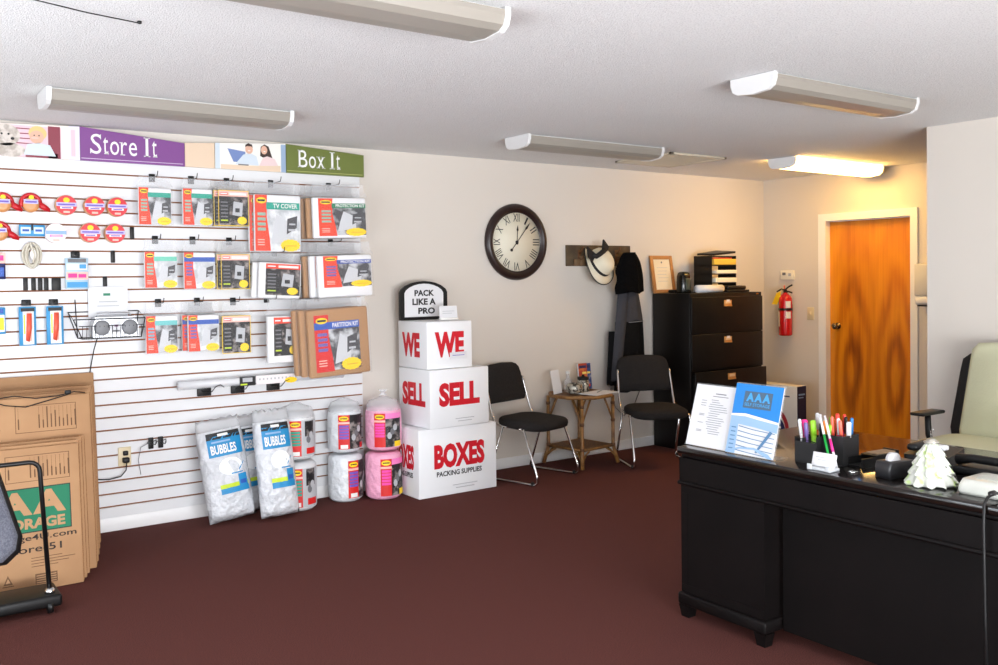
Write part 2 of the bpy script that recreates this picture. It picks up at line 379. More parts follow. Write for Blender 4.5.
# ------------------------------------------------------------------ goods hanging on the slatwall
def hook(label, x, z, reach=.12, prong_up=.03, w=.036, h=.05, group='black slatwall hooks', wire=True):
    t = thing('display_hook', label, 'hook', (x, 5.9175, z), 0, group)
    MB().box(-w / 2, w / 2, -.012, -.0005, -h * .55, h * .45, black, .003).build('bracket', t)
    if wire: MB().tube([(0, -.008, 0), (0, -reach * .5, -.002), (.002, -reach, 0), (.004, -reach - .006, prong_up * .6), (.006, -reach - .004, prong_up)], .0028, blackm, 6).build('prong', t)
    return t
def swoop(w0, w1, h): return [(0, 0), (w1, 0), (w1 * .93, h * .25), (w0 * .95, h * .6), (w0, h), (0, h)]
def print_kit(m, F, w, h, strip, banner, words, boxcol, pic, bx=.30, burst=True):
    """printed sleeve: coloured strip with a logo on the left, a title banner, a grey picture and a yellow burst"""
    s = w * bx
    m.rect(F, s * .9, h * .02, w, h * .80, pic, 1)
    m.poly(F, [(s * 1.3, h * .12), (w * .78, h * .2), (w * .8, h * .5), (s * 1.75, h * .66), (s * 1.5, h * .4)], M('print_silver', (206, 208, 212), .45), 2)
    m.poly(F, [(w * .7, h * .3), (w * .93, h * .42), (w * .95, h * .64), (w * .72, h * .58)], M('print_charcoal', (70, 70, 74), .5), 3)
    m.rect(F, w * .74, h * .36, w * .9, h * .40, palegrey, 4); m.rect(F, w * .76, h * .47, w * .9, h * .50, palegrey, 4)
    m.poly(F, swoop(s, s * 1.25, h), strip, 4)
    m.oval(F, s * .52, h * .9, s * .40, h * .055, yellow, 6); m.rect(F, s * .22, h * .882, s * .82, h * .918, ink, 7)
    for k in range(4): m.rect(F, s * .2, h * (.36 + k * .09), s * .86, h * (.415 + k * .09), boxcol, 5)
    for k in range(3): m.rect(F, s * .2, h * (.10 + k * .045), s * .75, h * (.118 + k * .045), rose, 5)
    if burst: m.oval(F, w * .78, h * .1, w * .23, h * .115, yellow, 6, 28, .09)
    if burst: m.rect(F, w * .68, h * .085, w * .92, h * .10, M('print_amber', (214, 160, 20), .5), 7)
    m.rect(F, s * (.0 if banner is blue else .92), h * .745, w, h * .87, banner, 5)
    if words:
        for (txt, a, b) in words: m.text(F, txt, w * a, h * .768, w * b, h * .85, white, 7, .02)
def print_dark(m, F, w, h, title):
    m.rect(F, 0, 0, w, h * .84, photodark, 1)
    m.rect(F, w * .03, h * .05, w * .34, h * .8, ink, 2)
    for k in range(6): m.rect(F, w * .06, h * (.12 + k * .105), w * .30, h * (.16 + k * .105), inkgrey if k else lime, 3)
    m.poly(F, [(w * .45, h * .3), (w * .78, h * .26), (w * .82, h * .66), (w * .5, h * .7)], palegrey, 3); m.rect(F, w * .55, h * .38, w * .7, h * .5, ink, 4)
    m.rect(F, 0, h * .84, w, h, title, 2); m.rect(F, w * .04, h * .88, w * .30, h * .95, red, 3); m.rect(F, w * .36, h * .88, w * .94, h * .95, white, 3)
    m.oval(F, w * .78, h * .14, w * .17, h * .12, yellow, 5, 28, .09); m.rect(F, w * .05, h * .9, w * .28, h * .935, white, 4)
def kit(label, x0, x1, z0, z1, y, zh, style, depth=.035, body=None, tilt=0.0, words=None, group=None, name='packaged_cover', inset=(.02, .02, .05, .02)):
    """one bagged item on a hook: goods, printed sleeve, clear bag with a header reaching up to the hook"""
    w, h = x1 - x0, z1 - z0
    t = thing(name, label, 'packaged goods', (x0, y + depth, z0), 0, group); T = TR(w / 2, -depth, h) @ RY(tilt) @ TR(-w / 2, depth, -h)
    MB().box(.004, w - .004, -depth, -.001, .002, h - .004, body or foam, .012, T, 3).build('folded_goods', t)
    F = lambda a, b, k=0: T @ Vector((a, -depth - .0012 - k * .0005, b))
    m = MB(); l, b_, r, tp = w * inset[0], h * inset[1], w * inset[2], h * inset[3]
    G = lambda a, b, k=0: F(l + a, b_ + b, k)
    ww, hh = w - l - r, h - b_ - tp
    if style[0] == 'dark':
        m.rect(G, -.004, -.004, ww + .004, hh + .004, style[1], .5); print_dark(m, G, ww, hh, style[2])
    else:
        print_kit(m, G, ww, hh, style[1], style[2], words, style[3], style[4], style[5] if len(style) > 5 else .30)
    m.build('printed_sleeve', t)
    if zh is not None:
        hd = zh - z0 - h
        b = MB(); b.loft([[T @ Vector(p) for p in ((-.004, -depth - .006, zz), (w + .004, -depth - .006, zz), (w + .004, .004, zz), (-.004, .004, zz))] for zz in (-.004, h * .5, h + .004)], bagfront, False, False)
        b.loft([[T @ Vector(p) for p in ((-.004, -depth - .006, zz), (w + .004, -depth - .006, zz), (w + .004, .004, zz), (-.004, .004, zz))] for zz in (h + .004,)] +
               [[T @ Vector(p) for p in ((.01, -depth * .6 - .004, zz), (w - .01, -depth * .6 - .004, zz), (w - .01, -depth * .6 + .001, zz), (.01, -depth * .6 + .001, zz))] for zz in (h + hd * .45, h + hd)], plastic, False, False)
        b.build('clear_bag', t)
    return t
G3 = 'bagged moving covers hanging on the slatwall'
ST = lambda strip, banner, bc, pic=photo, bx=.30: ('kit', strip, banner, bc, pic, bx)
gbar = M('print_grey_green', (150, 178, 160), .5); gbl = M('print_slate', (110, 96, 170), .5); steel = M('print_steel', (126, 170, 190), .5)
palephoto = M('print_photo_pale', (186, 190, 194), .5, noise=(16, (232, 234, 236), .4, .6))
hooks1 = []
# top row
for x, z, n in ((1.573, 2.168, 'leftmost teal pack of the top row'), (1.814, 2.168, 'second teal pack of the top row'), (2.043, 2.168, 'yellow framed pack of the top row'), (2.343, 2.17, 'tall white TV cover pack'), (2.763, 2.172, 'green bannered protection kit'),
                (1.584, 1.784, 'teal pack of the second row'), (1.816, 1.784, 'blue bannered pack of the second row'), (2.052, 1.781, 'yellow framed pack of the second row'), (2.771, 1.784, 'blue bannered protection kit'), (2.36, 1.71, 'white and red pack below the TV cover pack'),
                (1.595, 1.391, 'teal pack of the third row'), (1.837, 1.393, 'blue bannered pack of the third row'), (2.071, 1.389, 'yellow framed pack of the third row'), (2.30, 1.40, 'narrow white pack left of the brown partition kit'), (2.66, 1.40, 'brown cardboard partition kit')):
    hook('black hook carrying the ' + n, x, z, .115 if x < 2.2 else .17)
tw = [('MATTRESS', .36, .94)]
kit('teal bannered bag with orange strip, leftmost of the top row of packs', 1.462, 1.666, 1.866, 2.10, 5.81, 2.165, ST(orange, teal, gbar), group=G3)
kit('teal bannered bag with orange strip, second of the top row of packs', 1.727, 1.922, 1.870, 2.105, 5.81, 2.165, ST(orange, teal, gbar), group=G3)
for k, (dx, dy, lab) in enumerate(((0, 0, 'yellow framed pack with black label in the top row, foremost on its hook'), (-.018, .034, 'second yellow framed pack behind the foremost in the top row'), (-.034, .068, 'rearmost yellow framed pack showing its edge in the top row'))):
    kit(lab, 1.945 + dx, 2.15 + dx, 1.872, 2.10, 5.79 + dy, 2.16, ('dark', foamy, rose), .02, foamy, 0, None, G3)
for k, (dx, dy, lab) in enumerate(((0, 0, 'tall white TV cover bag with orange strip and teal banner'), (-.02, .045, 'white bag behind the tall TV cover bag'))):
    kit(lab, 2.166 + dx, 2.495 + dx, 1.706, 2.085, 5.76 + dy, 2.165, ST(orange, teal, gbar, palephoto, .27), .03, None, 0, [('TV COVER', .40, .95)] if k == 0 else None, G3)
for k, (dx, dy, lab) in enumerate(((0, 0, 'white protection kit with green banner at the top right of the slatwall'), (-.022, .056, 'second pack behind the green bannered protection kit'), (-.04, .112, 'rearmost pack behind the green bannered protection kit'))):
    kit(lab, 2.545 + dx, 2.942 + dx, 1.800, 2.080, 5.70 + dy, 2.165, ST(orange, M('print_deep_green', (34, 124, 86), .5), gbar), .04, foam if k == 0 else kraft, -.03, [('PROTECTION KIT', .36, .98)] if k == 0 else None, G3, 'protection_kit', (.1, .06, .02, .04))
# second row
kit('teal bannered bag with orange strip in the second row of packs', 1.490, 1.695, 1.480, 1.708, 5.81, 1.78, ST(orange, M('print_mint', (110, 200, 176), .5), gbar, palephoto), group=G3)
kit('blue bannered bag with orange strip in the second row of packs', 1.726, 1.933, 1.470, 1.706, 5.81, 1.78, ST(orange, blue, gbl, palephoto), group=G3)
for k, (dx, dy, lab) in enumerate(((0, 0, 'yellow framed pack with black label in the second row, foremost on its hook'), (-.016, .034, 'yellow framed pack behind the foremost in the second row'))):
    kit(lab, 1.955 + dx, 2.149 + dx, 1.466, 1.692, 5.79 + dy, 1.775, ('dark', foamy, rose), .02, foamy, 0, None, G3)
for k, (dx, dy, lab) in enumerate(((0, 0, 'white pack with red title and black panel below the TV cover bag'), (-.03, .045, 'white pack behind the red titled pack below the TV cover bag'))):
    kit(lab, 2.195 + dx, 2.49 + dx, 1.398, 1.640, 5.76 + dy, 1.70, ('dark', white, orange), .03, foam, .05, None, G3, 'packaged_cover', (.16, .1, .03, .05))
for k, (dx, dy, lab) in enumerate(((0, 0, 'white protection kit with blue banner in the middle of the right column'), (-.03, .06, 'second pack behind the blue bannered protection kit'), (-.055, .12, 'rearmost pack behind the blue bannered protection kit'))):
    kit(lab, 2.555 + dx, 2.962 + dx, 1.402, 1.690, 5.66 + dy, 1.775, ST(orange, M('print_royal', (56, 76, 160), .5), gbl), .045, foam if k != 2 else kraft, -.03, [('PROTECTION KIT', .36, .98)] if k == 0 else None, G3, 'protection_kit', (.1, .24, .03, .03))
# third row
kit('pale teal bannered bag with orange strip in the third row of packs', 1.490, 1.690, 1.078, 1.315, 5.81, 1.388, ST(orange, M('print_aqua', (110, 196, 196), .5), steel), group=G3)
kit('blue bannered bag with orange strip in the third row of packs', 1.745, 1.951, 1.076, 1.312, 5.81, 1.388, ST(orange, blue, gbl, palephoto), group=G3)
kit('white bag behind the blue bannered bag of the third row', 1.722, 1.93, 1.08, 1.312, 5.86, 1.388, ST(orange, blue, gbl, palephoto), group=G3)
kit('yellow framed pack with pale label in the third row', 1.955, 2.148, 1.055, 1.298, 5.79, 1.385, ('dark', foamy, rose), .03, foamy, 0, None, G3)
kit('narrow white pack with black panel left of the brown partition kit', 2.235, 2.455, .975, 1.29, 5.74, 1.40, ('dark', white, orange), .04, foam, .0, None, G3, 'packaged_cover', (.2, .16, .03, .04))
for k, (dx, dy, lab) in enumerate(((0, 0, 'large brown cardboard partition kit with red strip and blue banner'), (-.03, .06, 'brown partition kit behind the foremost one'), (-.05, .12, 'rearmost brown partition kit on its hook'))):
    t = kit(lab, 2.430 + dx, 2.872 + dx, .885 + (.005 * k), 1.335, 5.56 + dy, 1.40, ST(red, blue, gbl, photo, .32), .045, kraft, -.05, [('PARTITION KIT', .40, .98)] if k == 0 else None, G3, 'partition_kit', (.10, .08, .17, .09))
# row of clear plastic tubing on three holders
t = thing('plastic_cover_roll', 'long clear rolled plastic cover with yellow label lying on black holders', 'packaged goods', (2.25, 5.84, .868))
m = MB(); m.tube([(-.565, 0, 0), (-.3, 0, .002), (0, 0, 0), (.3, 0, .001), (.565, 0, 0)], .030, film, 14); m.build('clear_roll', t)
m = MB(); m.tube([(-.56, 0, 0), (.56, 0, 0)], .021, foam, 12); m.build('folded_goods', t)
F = lambda a, b, k=0: Vector((a, -.031 - k * .0006, b))
m = MB(); m.rect(F, -.18, -.03, -.075, .03, ink).rect(F, -.16, -.005, -.095, .022, palegrey, 2).rect(F, -.175, -.025, -.13, -.015, lime, 3).rect(F, -.07, -.028, .20, .03, M('print_offwhite', (240, 232, 232), .5)).oval(F, .17, -.012, .045, .02, yellow, 3, 24, .08)
for k in range(9): m.rect(F, -.05 + k * .026, .0, -.04 + k * .026, .012, palegrey, 2)
m.build('printed_sleeve', t)
for x, n in ((1.870, 'left'), (2.090, 'middle'), (2.334, 'right')):
    t = thing('display_hook', 'black wide holder with curled wire at the %s of the clear roll' % n, 'hook', (x, 5.9175, .82), 0, 'wide holders under the clear roll')
    MB().box(-.044, .044, -.02, -.0005, -.036, .034, black, .003).build('bracket', t)
    MB().tube([(-.02, -.015, .0), (.0, -.075, -.008), (.02, -.105, -.002), (.045, -.112, .03), (.075, -.108, .038), (.1, -.1, .02)], .003, blackm, 6).build('prong', t)
# empty brackets
for x, z, n in ((1.448, 1.825, 'below the top row, right of the lowest tape rolls'), (1.334, 1.68, 'standing alone above the white paper sign'), (1.286, 1.523, 'just above the right edge of the white paper sign'),
                (.854, 1.519, 'first of the row of five under the rope'), (.896, 1.519, 'second of the row of five under the rope'), (.931, 1.518, 'third of the row of five under the rope'), (.963, 1.518, 'fourth of the row of five under the rope'), (1.0165, 1.517, 'wide last one of the row of five under the rope')):
    hook('empty black bracket ' + n, x, z, .03, 0, .05 if x == 1.0165 else .024, .074, 'empty slatwall brackets', False)
for x, n in ((1.535, 'left'), (1.594, 'right')):
    t = hook('black bracket with wire prongs beside the wall socket, %s of two' % n, x, .52, .10, .02, .03, .07, 'brackets beside the wall socket')
    MB().tube([(-.027, -.015, -.0), (-.02, -.05, .02), (.0, -.06, .015), (.02, -.05, .02), (.027, -.03, -.005)], .0025, blackm, 6).build('wire', t)
# packing tape
tapec = M('tape_amber', (214, 150, 96), .35); tapered = M('tape_red', (212, 34, 48), .4); tapew = M('tape_white', (242, 226, 226), .4)
def tape(label, x, z, col, lab, y=5.885, r=.058):
    t = thing('tape_roll', label, 'tape', (x, y, z), 0, 'packing tape rolls on the slatwall'); T = RX(PI / 2)
    MB().lathe([(r * .55, -.03), (r * .97, -.03), (r, -.026), (r, .020), (r * .96, .024), (r * .55, .024)], tapec if col is tapered else tapew, 26, T).build('roll', t)
    F = lambda a, b, k=0: Vector((a, -.0245 - k * .0006, b))
    m = MB(); m.oval(F, 0, 0, r * .97, r * .97, col, 1, 28).oval(F, 0, r * .50, r * .3, r * .26, lab[0], 2).rect(F, -r * .95, -r * .12, r * .95, r * .26, lab[1], 3).rect(F, -r * .8, -r * .02, r * .8, r * .13, purple if col is tapered else sky, 4)
    m.rect(F, -r * .6, -r * .38, r * .6, -r * .16, white if col is tapered else pink, 3).rect(F, -r * .45, -r * .33, r * .45, -r * .22, purple if col is tapered else palegrey, 4).rect(F, -r * .3, -r * .8, r * .3, -r * .6, rose, 3)
    m.build('printed_disc', t)
LB = (yellow, M('print_lilac', (196, 190, 230), .5))
tape('red tape roll, left of three round rolls in the upper tape row', 1.072, 1.976, tapered, LB); tape('red tape roll, middle of three round rolls in the upper tape row', 1.227, 1.976, tapered, LB); tape('red tape roll, right of three round rolls in the upper tape row', 1.356, 1.975, tapered, LB)
tape('pale white and pink tape roll in the lower tape row', 1.013, 1.81, tapew, (white, sky)); tape('red tape roll, left of two in the lower tape row', 1.20, 1.817, tapered, LB); tape('red tape roll, right of two in the lower tape row', 1.34, 1.816, tapered, LB)
dred = M('dispenser_red', (196, 24, 36), .35)
def tape_gun(label, x, z):
    t = thing('tape_dispenser', label, 'tape dispenser', (x, 5.88, z), 0, 'red tape guns on the slatwall')
    m = MB(); pts = [(.05 * math.cos(a), 0, .052 * math.sin(a)) for a in [PI * (-.12 + 1.24 * i / 16) for i in range(17)]]
    m.tube(pts, .012, dred, 10, False); m.build('frame', t)
    MB().lathe([(.02, -.02), (.042, -.02), (.042, .02), (.02, .02)], tapec, 24, RX(PI / 2) @ TR(0, -.008, 0)).build('tape', t)
    m = MB(); m.loft([[Vector((x_, yy, zz)) for x_, zz in ((0, 0), (.013, .02), (.028, .018), (.02, -.004))] for yy in (0,)] and [[Vector((a, b, c_)) for a, b, c_ in r] for r in (
        [(.03, -.014, -.012), (.03, .014, -.012), (.036, .014, .02), (.036, -.014, .02)], [(.07, -.012, -.038), (.07, .012, -.038), (.08, .012, -.006), (.08, -.012, -.006)], [(.098, -.01, -.045), (.098, .01, -.045), (.102, .01, -.028), (.102, -.01, -.028)])], dred, True, True)
    m.build('handle', t)
    F = lambda a, b, k=0: Vector((a, -.021 - k * .0006, b))
    m = MB(); m.rect(F, -.04, -.002, .035, .022, LB[1], 12).rect(F, -.032, .004, .028, .014, purple, 13).oval(F, 0, .035, .014, .012, yellow, 12); m.build('label_band', t)
tape_gun('red tape gun at the left edge in the upper tape row', .742, 1.975); tape_gun('red tape gun, second from the left in the upper tape row', .886, 1.978); tape_gun('red tape gun at the left edge in the lower tape row', .722, 1.812)
def blister(label, x0, x1, z0, z1, name, prints, y=5.885, d=.016, cat='packaged goods'):
    t = thing(name, label, cat, (x0, y, z0)); w, h = x1 - x0, z1 - z0
    MB().box(0, w, -d, 0, 0, h, prints[0], .002, None, 1).build('backing_card', t)
    F = lambda a, b, k=0: Vector((a * w, -d - .0005 - k * .0006, b * h)); m = MB()
    for i, (a, b, c_, e, col) in enumerate(prints[1:]): m.rect(F, a, b, c_, e, col, 1 + i)
    m.build('printed_front', t); return t
cy = M('print_cyan_pale', (60, 150, 205), .5); ltb = M('print_ice', (206, 226, 238), .5)
t = blister('small flat blue pack of two hanging between the tape gun and the pale roll', .822, .956, 1.792, 1.856, 'blue_pack', [cy, (.06, .2, .44, .8, ltb), (.56, .2, .94, .8, ltb), (.12, .4, .38, .6, blue), (.62, .4, .88, .6, blue), (.46, .5, .54, 1.1, ink)])
for x0, x1, n in ((.811, .899, 'left'), (.954, 1.044, 'right')):
    t = blister('blue carded utility knife with red handle, %s of two' % n, x0, x1, 1.162, 1.385, 'carded_knife', [cy, (.22, .03, .86, .97, white), (.42, .12, .72, .86, rose), (.1, .88, .9, .97, ink), (.26, .3, .34, .8, lime)])
    m = MB(); m.loft([[Vector((a, b, c_)) for a, b, c_ in r] for r in ([(.032, -.03, .03), (.05, -.03, .022), (.05, -.017, .022), (.032, -.017, .03)], [(.036, -.034, .1), (.062, -.034, .1), (.062, -.017, .1), (.036, -.017, .1)], [(.04, -.03, .185), (.064, -.03, .185), (.064, -.017, .185), (.04, -.017, .185)])], M('knife_red', (232, 92, 70), .4)); m.build('knife', t)
    hook('black hook carrying the %s blue carded knife' % n, (x0 + x1) / 2, 1.41, .03, .01, .05, .035)
blister('pale blue and pink carded pack hanging on a hook right of the rope', 1.061, 1.185, 1.485, 1.665, 'carded_pack', [M('print_pale_blue', (176, 206, 224), .5), (.05, .62, .95, .82, white), (.02, .3, .98, .55, rose), (.1, .36, .5, .5, hotpink), (.55, .36, .9, .48, hotpink), (.05, .04, .95, .22, cy), (.1, .86, .9, .98, inkgrey), (.6, .66, .9, .8, cy)])
hook('black hook carrying the pale blue and pink carded pack', 1.123, 1.69, .04, .012, .05, .04)
blister('blue pack with pink top cut off by the left edge', .66, .748, 1.545, 1.695, 'carded_pack', [navy, (0, .6, 1, 1, rose), (.2, .7, .9, .9, hotpink), (.1, .1, .9, .45, blue)])
blister('yellow tool on a blue card cut off by the left edge', .64, .742, 1.235, 1.385, 'carded_tool', [cy, (.1, .08, .95, .72, white), (.5, .15, .92, .62, yellow), (.1, .78, .9, .95, blue)])
# coil of rope
ropem = M('rope_offwhite', (206, 200, 184), .8, bump=(140, .6, .004)); t = thing('rope_coil', 'coil of off white rope hanging left on the slatwall', 'rope', (.886, 5.895, 1.686))
for k in range(5):
    a0 = .040 - k * .004 + (k % 2) * .012; b0 = .066 - k * .005 + (k % 3) * .008
    MB().tube([(a0 * math.cos(2 * PI * i / 30), -.008 * (k % 3) - .006, b0 * math.sin(2 * PI * i / 30) - .003 * k) for i in range(30)], .0065, ropem, 8, True).build('rope_loop', t)
MB().tube([(-.01, -.03, .07), (.0, -.034, .03), (.012, -.03, .0), (.004, -.03, -.05)], .006, ropem, 8).build('rope_end', t)
F = lambda a, b, k=0: Vector((a, -.033 - k * .0006, b)); MB().oval(F, .004, .0, .016, .03, M('rope_label', (226, 224, 220), .5), 1).build('label_tag', t)
# wire basket with a boombox and a paper sign
t = thing('wire_basket', 'black wire basket on the slatwall holding the silver radio', 'basket', (1.26, 5.917, 1.19)); m = MB()
X0, X1, U = -.135, .195, -.165; Xa, Xb = -.185, .215
rim = [(Xa, -.012, .155), (Xb, -.012, .155), (Xb, U, .115), (Xa, U, .115)]; bot = [(X0, -.014, .0), (X1, -.014, .0), (X1, U + .02, .0), (X0, U + .02, .0)]
m.tube(rim, .0035, blackm, 6, True); m.tube(bot, .003, blackm, 6, True); m.tube([(Xa + .04, -.012, .23), (X0, -.012, .0)], .003, blackm, 6)
m.build('rim', t); m = MB()
for k in range(15):
    f = k / 14; m.tube([(X0 + (X1 - X0) * f, -.014, 0), (X0 + (X1 - X0) * f, U + .02, 0), (X0 + (X1 - X0) * f, U + .004, .075)], .0018, blackm, 5)
m.tube([(X0 - .02, U + .008, .075), (X1 + .01, U + .008, .075)], .0025, blackm, 5)
for a, b in ((Xa, X0), (Xb, X1)): m.tube([(a, U, .115), (b, U + .02, 0)], .003, blackm, 6); m.tube([(a, -.012, .155), (b, -.014, 0)], .003, blackm, 6)
m.build('wires', t)
silver = M('radio_silver', (176, 178, 182), .3, .5); spk = M('speaker_grille', (128, 130, 134), .5)
t = thing('boombox', 'silver portable radio with two round speakers in the wire basket', 'radio', (1.312, 5.825, 1.197))
m = MB(); m.loft([[Vector((sx * (.128 - .012 * (zz > .09)), yy, zz)) for sx, yy in ((-1, -.055), (1, -.055), (1, .05), (-1, .05))] for zz in (.0, .012, .07, .1, .118)], silver, True, False); m.build('body', t)
for sx in (-1, 1): MB().lathe([(.001, .014), (.034, .012), (.042, .006), (.046, 0)], spk, 24, TR(sx * .078, -.0555, .055) @ RX(PI / 2)).build('speaker', t)
m = MB(); F = lambda a, b, k=0: Vector((a, -.0565 - k * .0006, b)); m.rect(F, -.03, .02, .03, .1, M('radio_face', (200, 202, 206), .3), 1).rect(F, -.01, .06, .012, .072, M('radio_purple', (120, 60, 120), .4), 2).rect(F, -.02, .03, .02, .04, inkgrey, 2); m.build('control_panel', t)
MB().tube([(-.1, 0, .115), (-.09, .0, .135), (.09, 0, .135), (.1, 0, .115)], .006, silver, 8).build('handle', t)
t = thing('paper_sign', 'white paper notice with a small green mark standing behind the silver radio', 'notice', (1.185, 5.895, 1.24), 0)
MB().box(0, .225, -.004, 0, 0, .255, card).build('sheet', t)
m = MB(); F = lambda a, b, k=0: Vector((a, -.0045 - k * .0005, b)); m.rect(F, .085, .2, .125, .215, green, 1).rect(F, .06, .16, .165, .168, palegrey, 1).rect(F, .05, .135, .175, .142, palegrey, 1); m.build('printing', t)
tag(MB().tube([(1.215, 5.80, 1.2), (1.205, 5.86, 1.12), (1.195, 5.905, 1.02), (1.18, 5.908, .92), (1.172, 5.905, .80), (1.16, 5.9, .6)], .0035, black, 6).build('power_cord'), 'thin black cord hanging from the wire basket down behind the flattened boxes', 'cord')
# socket
ivory = M('ivory_plastic', (222, 206, 168), .4); t = thing('wall_socket', 'ivory wall socket with a black plug low on the slatwall', 'socket', (1.378, 5.9175, .452))
MB().box(-.038, .038, -.008, -.0005, -.058, .058, ivory, .004).build('cover_plate', t)
m = MB(); m.box(-.016, .022, -.045, -.0085, -.035, -.004, black, .006); m.box(-.012, .018, -.03, -.0085, .008, .036, black, .006); m.build('plug', t)
MB().tube([(.004, -.04, -.03), (.0, -.035, -.08), (-.03, -.03, -.115), (-.10, -.03, -.125), (-.25, -.02, -.105)], .0035, black, 6).build('plug_cord', t)
tag(MB().tube([(1.47, 5.905, .33), (1.455, 5.9, .42), (1.47, 5.895, .50), (1.52, 5.888, .525)], .002, inkgrey, 6).build('loose_wire'), 'thin grey wire dangling from the bracket right of the wall socket', 'wire')
# ------------------------------------------------------------------ flattened boxes leaning on the slatwall
card_b = M('corrugated_cardboard', (188, 146, 106), .8, noise=(5, (178, 136, 98), .3, .7)); card_e = M('cardboard_edge', (168, 122, 78), .85, noise=(120, (128, 88, 52), .4, .6)); cink = M('cardboard_ink', (110, 78, 52), .8); bgreen = M('box_green', (20, 116, 82), .7); inkd = M('cardboard_ink_dark', (48, 38, 34), .75)
G = 'flattened boxes leaning on the slatwall'
def sheet(label, xr, w, y, h, lean, th=.022, printed=None):
    t = thing('flattened_box', label, 'cardboard box', (xr, y, .001 + th * math.sin(lean)), 0, G)
    T = RX(-lean)
    m = MB(); m.box(-w, 0, 0, th, 0, h, card_b, .002, T, 1); m.box(-.0015 + .0016, .0022, .003, th - .003, .004, h - .004, card_e, 0, T)
    m.build('folded_panels', t)
    m = MB(); m.box(-w + .01, -.01, th * .35, th * .65, h - .002, h + .0015, card_e, 0, T); m.build('flap_crease', t)
    F = lambda a, b, k=0: T @ Vector((a, -.0005 - k * .0006, b))
    if printed: printed(F, t)
    return t
def chart(m, F, x0, y0, x1, y1):
    e = .0025
    for q in ((x0, y0, x1, y0 + e), (x0, y1 - e, x1, y1), (x0, y0, x0 + e, y1), (x1 - e, y0, x1, y1)): m.rect(F, q[0], q[1], q[2], q[3], cink)
    n = 15
    for k in range(n):
        if k in (1, 2, 3, 4): continue
        x = x0 + (x1 - x0) * (k + .6) / n; hh = (y1 - y0) * (.38 if k == 0 else (.30, .62, .78, .5, .6, .42, .36, .5, .3, .38, .28)[(k * 5) % 11])
        m.rect(F, x, y0 + (y1 - y0) * .14, x + .006, y0 + (y1 - y0) * .14 + hh, cink)
        m.rect(F, x + .002, y0 + (y1 - y0) * .14 + hh, x + .003, y1 - .01, cink)
def front_print(F, t):
    m = MB(); chart(m, F, -.335, .535, -.045, .665)
    for k, w in enumerate((.13, .10, .17)): m.rect(F, -.56, .625 - k * .025, -.56 + w, .63 - k * .025, cink)
    m.build('printed_chart', t)
    m = MB(); m.rect(F, -.545, .285, -.045, .505, M('box_green_edge', (30, 50, 44), .7), 1).rect(F, -.54, .29, -.05, .50, bgreen, 2)
    for k in range(3): m.text(F, 'A', -.525 + k * .153, .372, -.375 + k * .153, .488, card_b, 3, .05)
    m.text(F, 'STORAGE', -.40, .303, -.075, .355, card_b, 3, .04); m.text(F, 'AAAStorage4U.com', -.56, .238, -.025, .275, inkd, 3, .01); m.text(F, '1-888-Store-51', -.54, .188, -.095, .223, inkd, 3, .01)
    m.build('printed_logo', t)
    m = MB()
    for k, w in enumerate((.14, .2, .17, .12)): m.rect(F, -.235, .158 - k * .014, -.235 + w, .161 - k * .014, cink)
    m.rect(F, -.22, .03, -.12, .08, cink)
    for k in range(4): m.rect(F, -.215, .035 + k * .011, -.125, .039 + k * .011, card_b, 3)
    m.build('printed_lines', t); m = MB()
    m.oval(F, -.45, .08, .03, .03, cink).oval(F, -.45, .08, .022, .022, card_b, 2).oval(F, -.45, .08, .014, .014, cink, 3); m.poly(F, [(-.36, .05), (-.32, .05), (-.34, .095)], cink).poly(F, [(-.35, .058), (-.33, .058), (-.34, .08)], card_b, 2); m.rect(F, -.365, .04, -.315, .044, cink)
    m.build('printed_marks', t)
def back_print(F, t):
    m = MB(); chart(m, F, -.36, .745, -.07, .885)
    for k, w in enumerate((.12, .09, .15)): m.rect(F, -.58, .82 - k * .027, -.58 + w, .827 - k * .027, cink)
    m.build('printed_chart', t)
lean = .10
ORD = ('second', 'third', 'fourth', 'fifth', 'sixth', 'seventh', 'eighth', 'ninth', 'tenth', 'eleventh', 'twelfth', 'thirteenth', 'fourteenth', 'fifteenth')
sheet('foremost flattened box printed with a green logo panel', .957, .74, 5.0, .70, lean, .030, front_print)
for k in range(5):
    sheet('%s flattened box from the front of the leaning pile, one of the low ones' % ORD[k], .966 + k * .0135 + (.006 if k % 2 else 0), .74, 5.034 + k * .0345, .70 + (.012, -.004, .016, .002, .01)[k], lean, .030)
sheet('taller flattened box with a printed bar chart behind the low front pile', 1.062, .80, 5.21, .925, lean, .030, back_print)
for k in range(8):
    sheet('%s tall flattened box behind the chart printed one in the leaning pile' % ('next', 'second', 'third', 'fourth', 'fifth', 'sixth', 'seventh', 'eighth')[k], 1.074 + k * .0150 + (.005 if k % 2 else 0), .80, 5.256 + k * .062, .925 + (.006, -.01, .004, -.006, .01, -.004, .0, -.008)[k], lean, .046)
sheet('rearmost and tallest flattened box against the slatwall', 1.20, .85, 5.775, .985, lean, .032)
w = MB(); w.tube([(.55, 5.295, .925), (.70, 5.29, .94), (.80, 5.29, .92), (.90, 5.29, .925), (.985, 5.294, .94), (1.04, 5.297, .93)], .003, black, 6); w.tube([(.55, 5.30, .935), (.66, 5.286, .895), (.75, 5.282, .88), (.88, 5.288, .91), (.96, 5.292, .93)], .003, black, 6); w.box(.94, .97, 5.285, 5.305, .93, .95, black, .004)
tag(w.build('power_cord'), 'black cord with a small plug lying over the top of the tall chart printed boxes', 'cord')
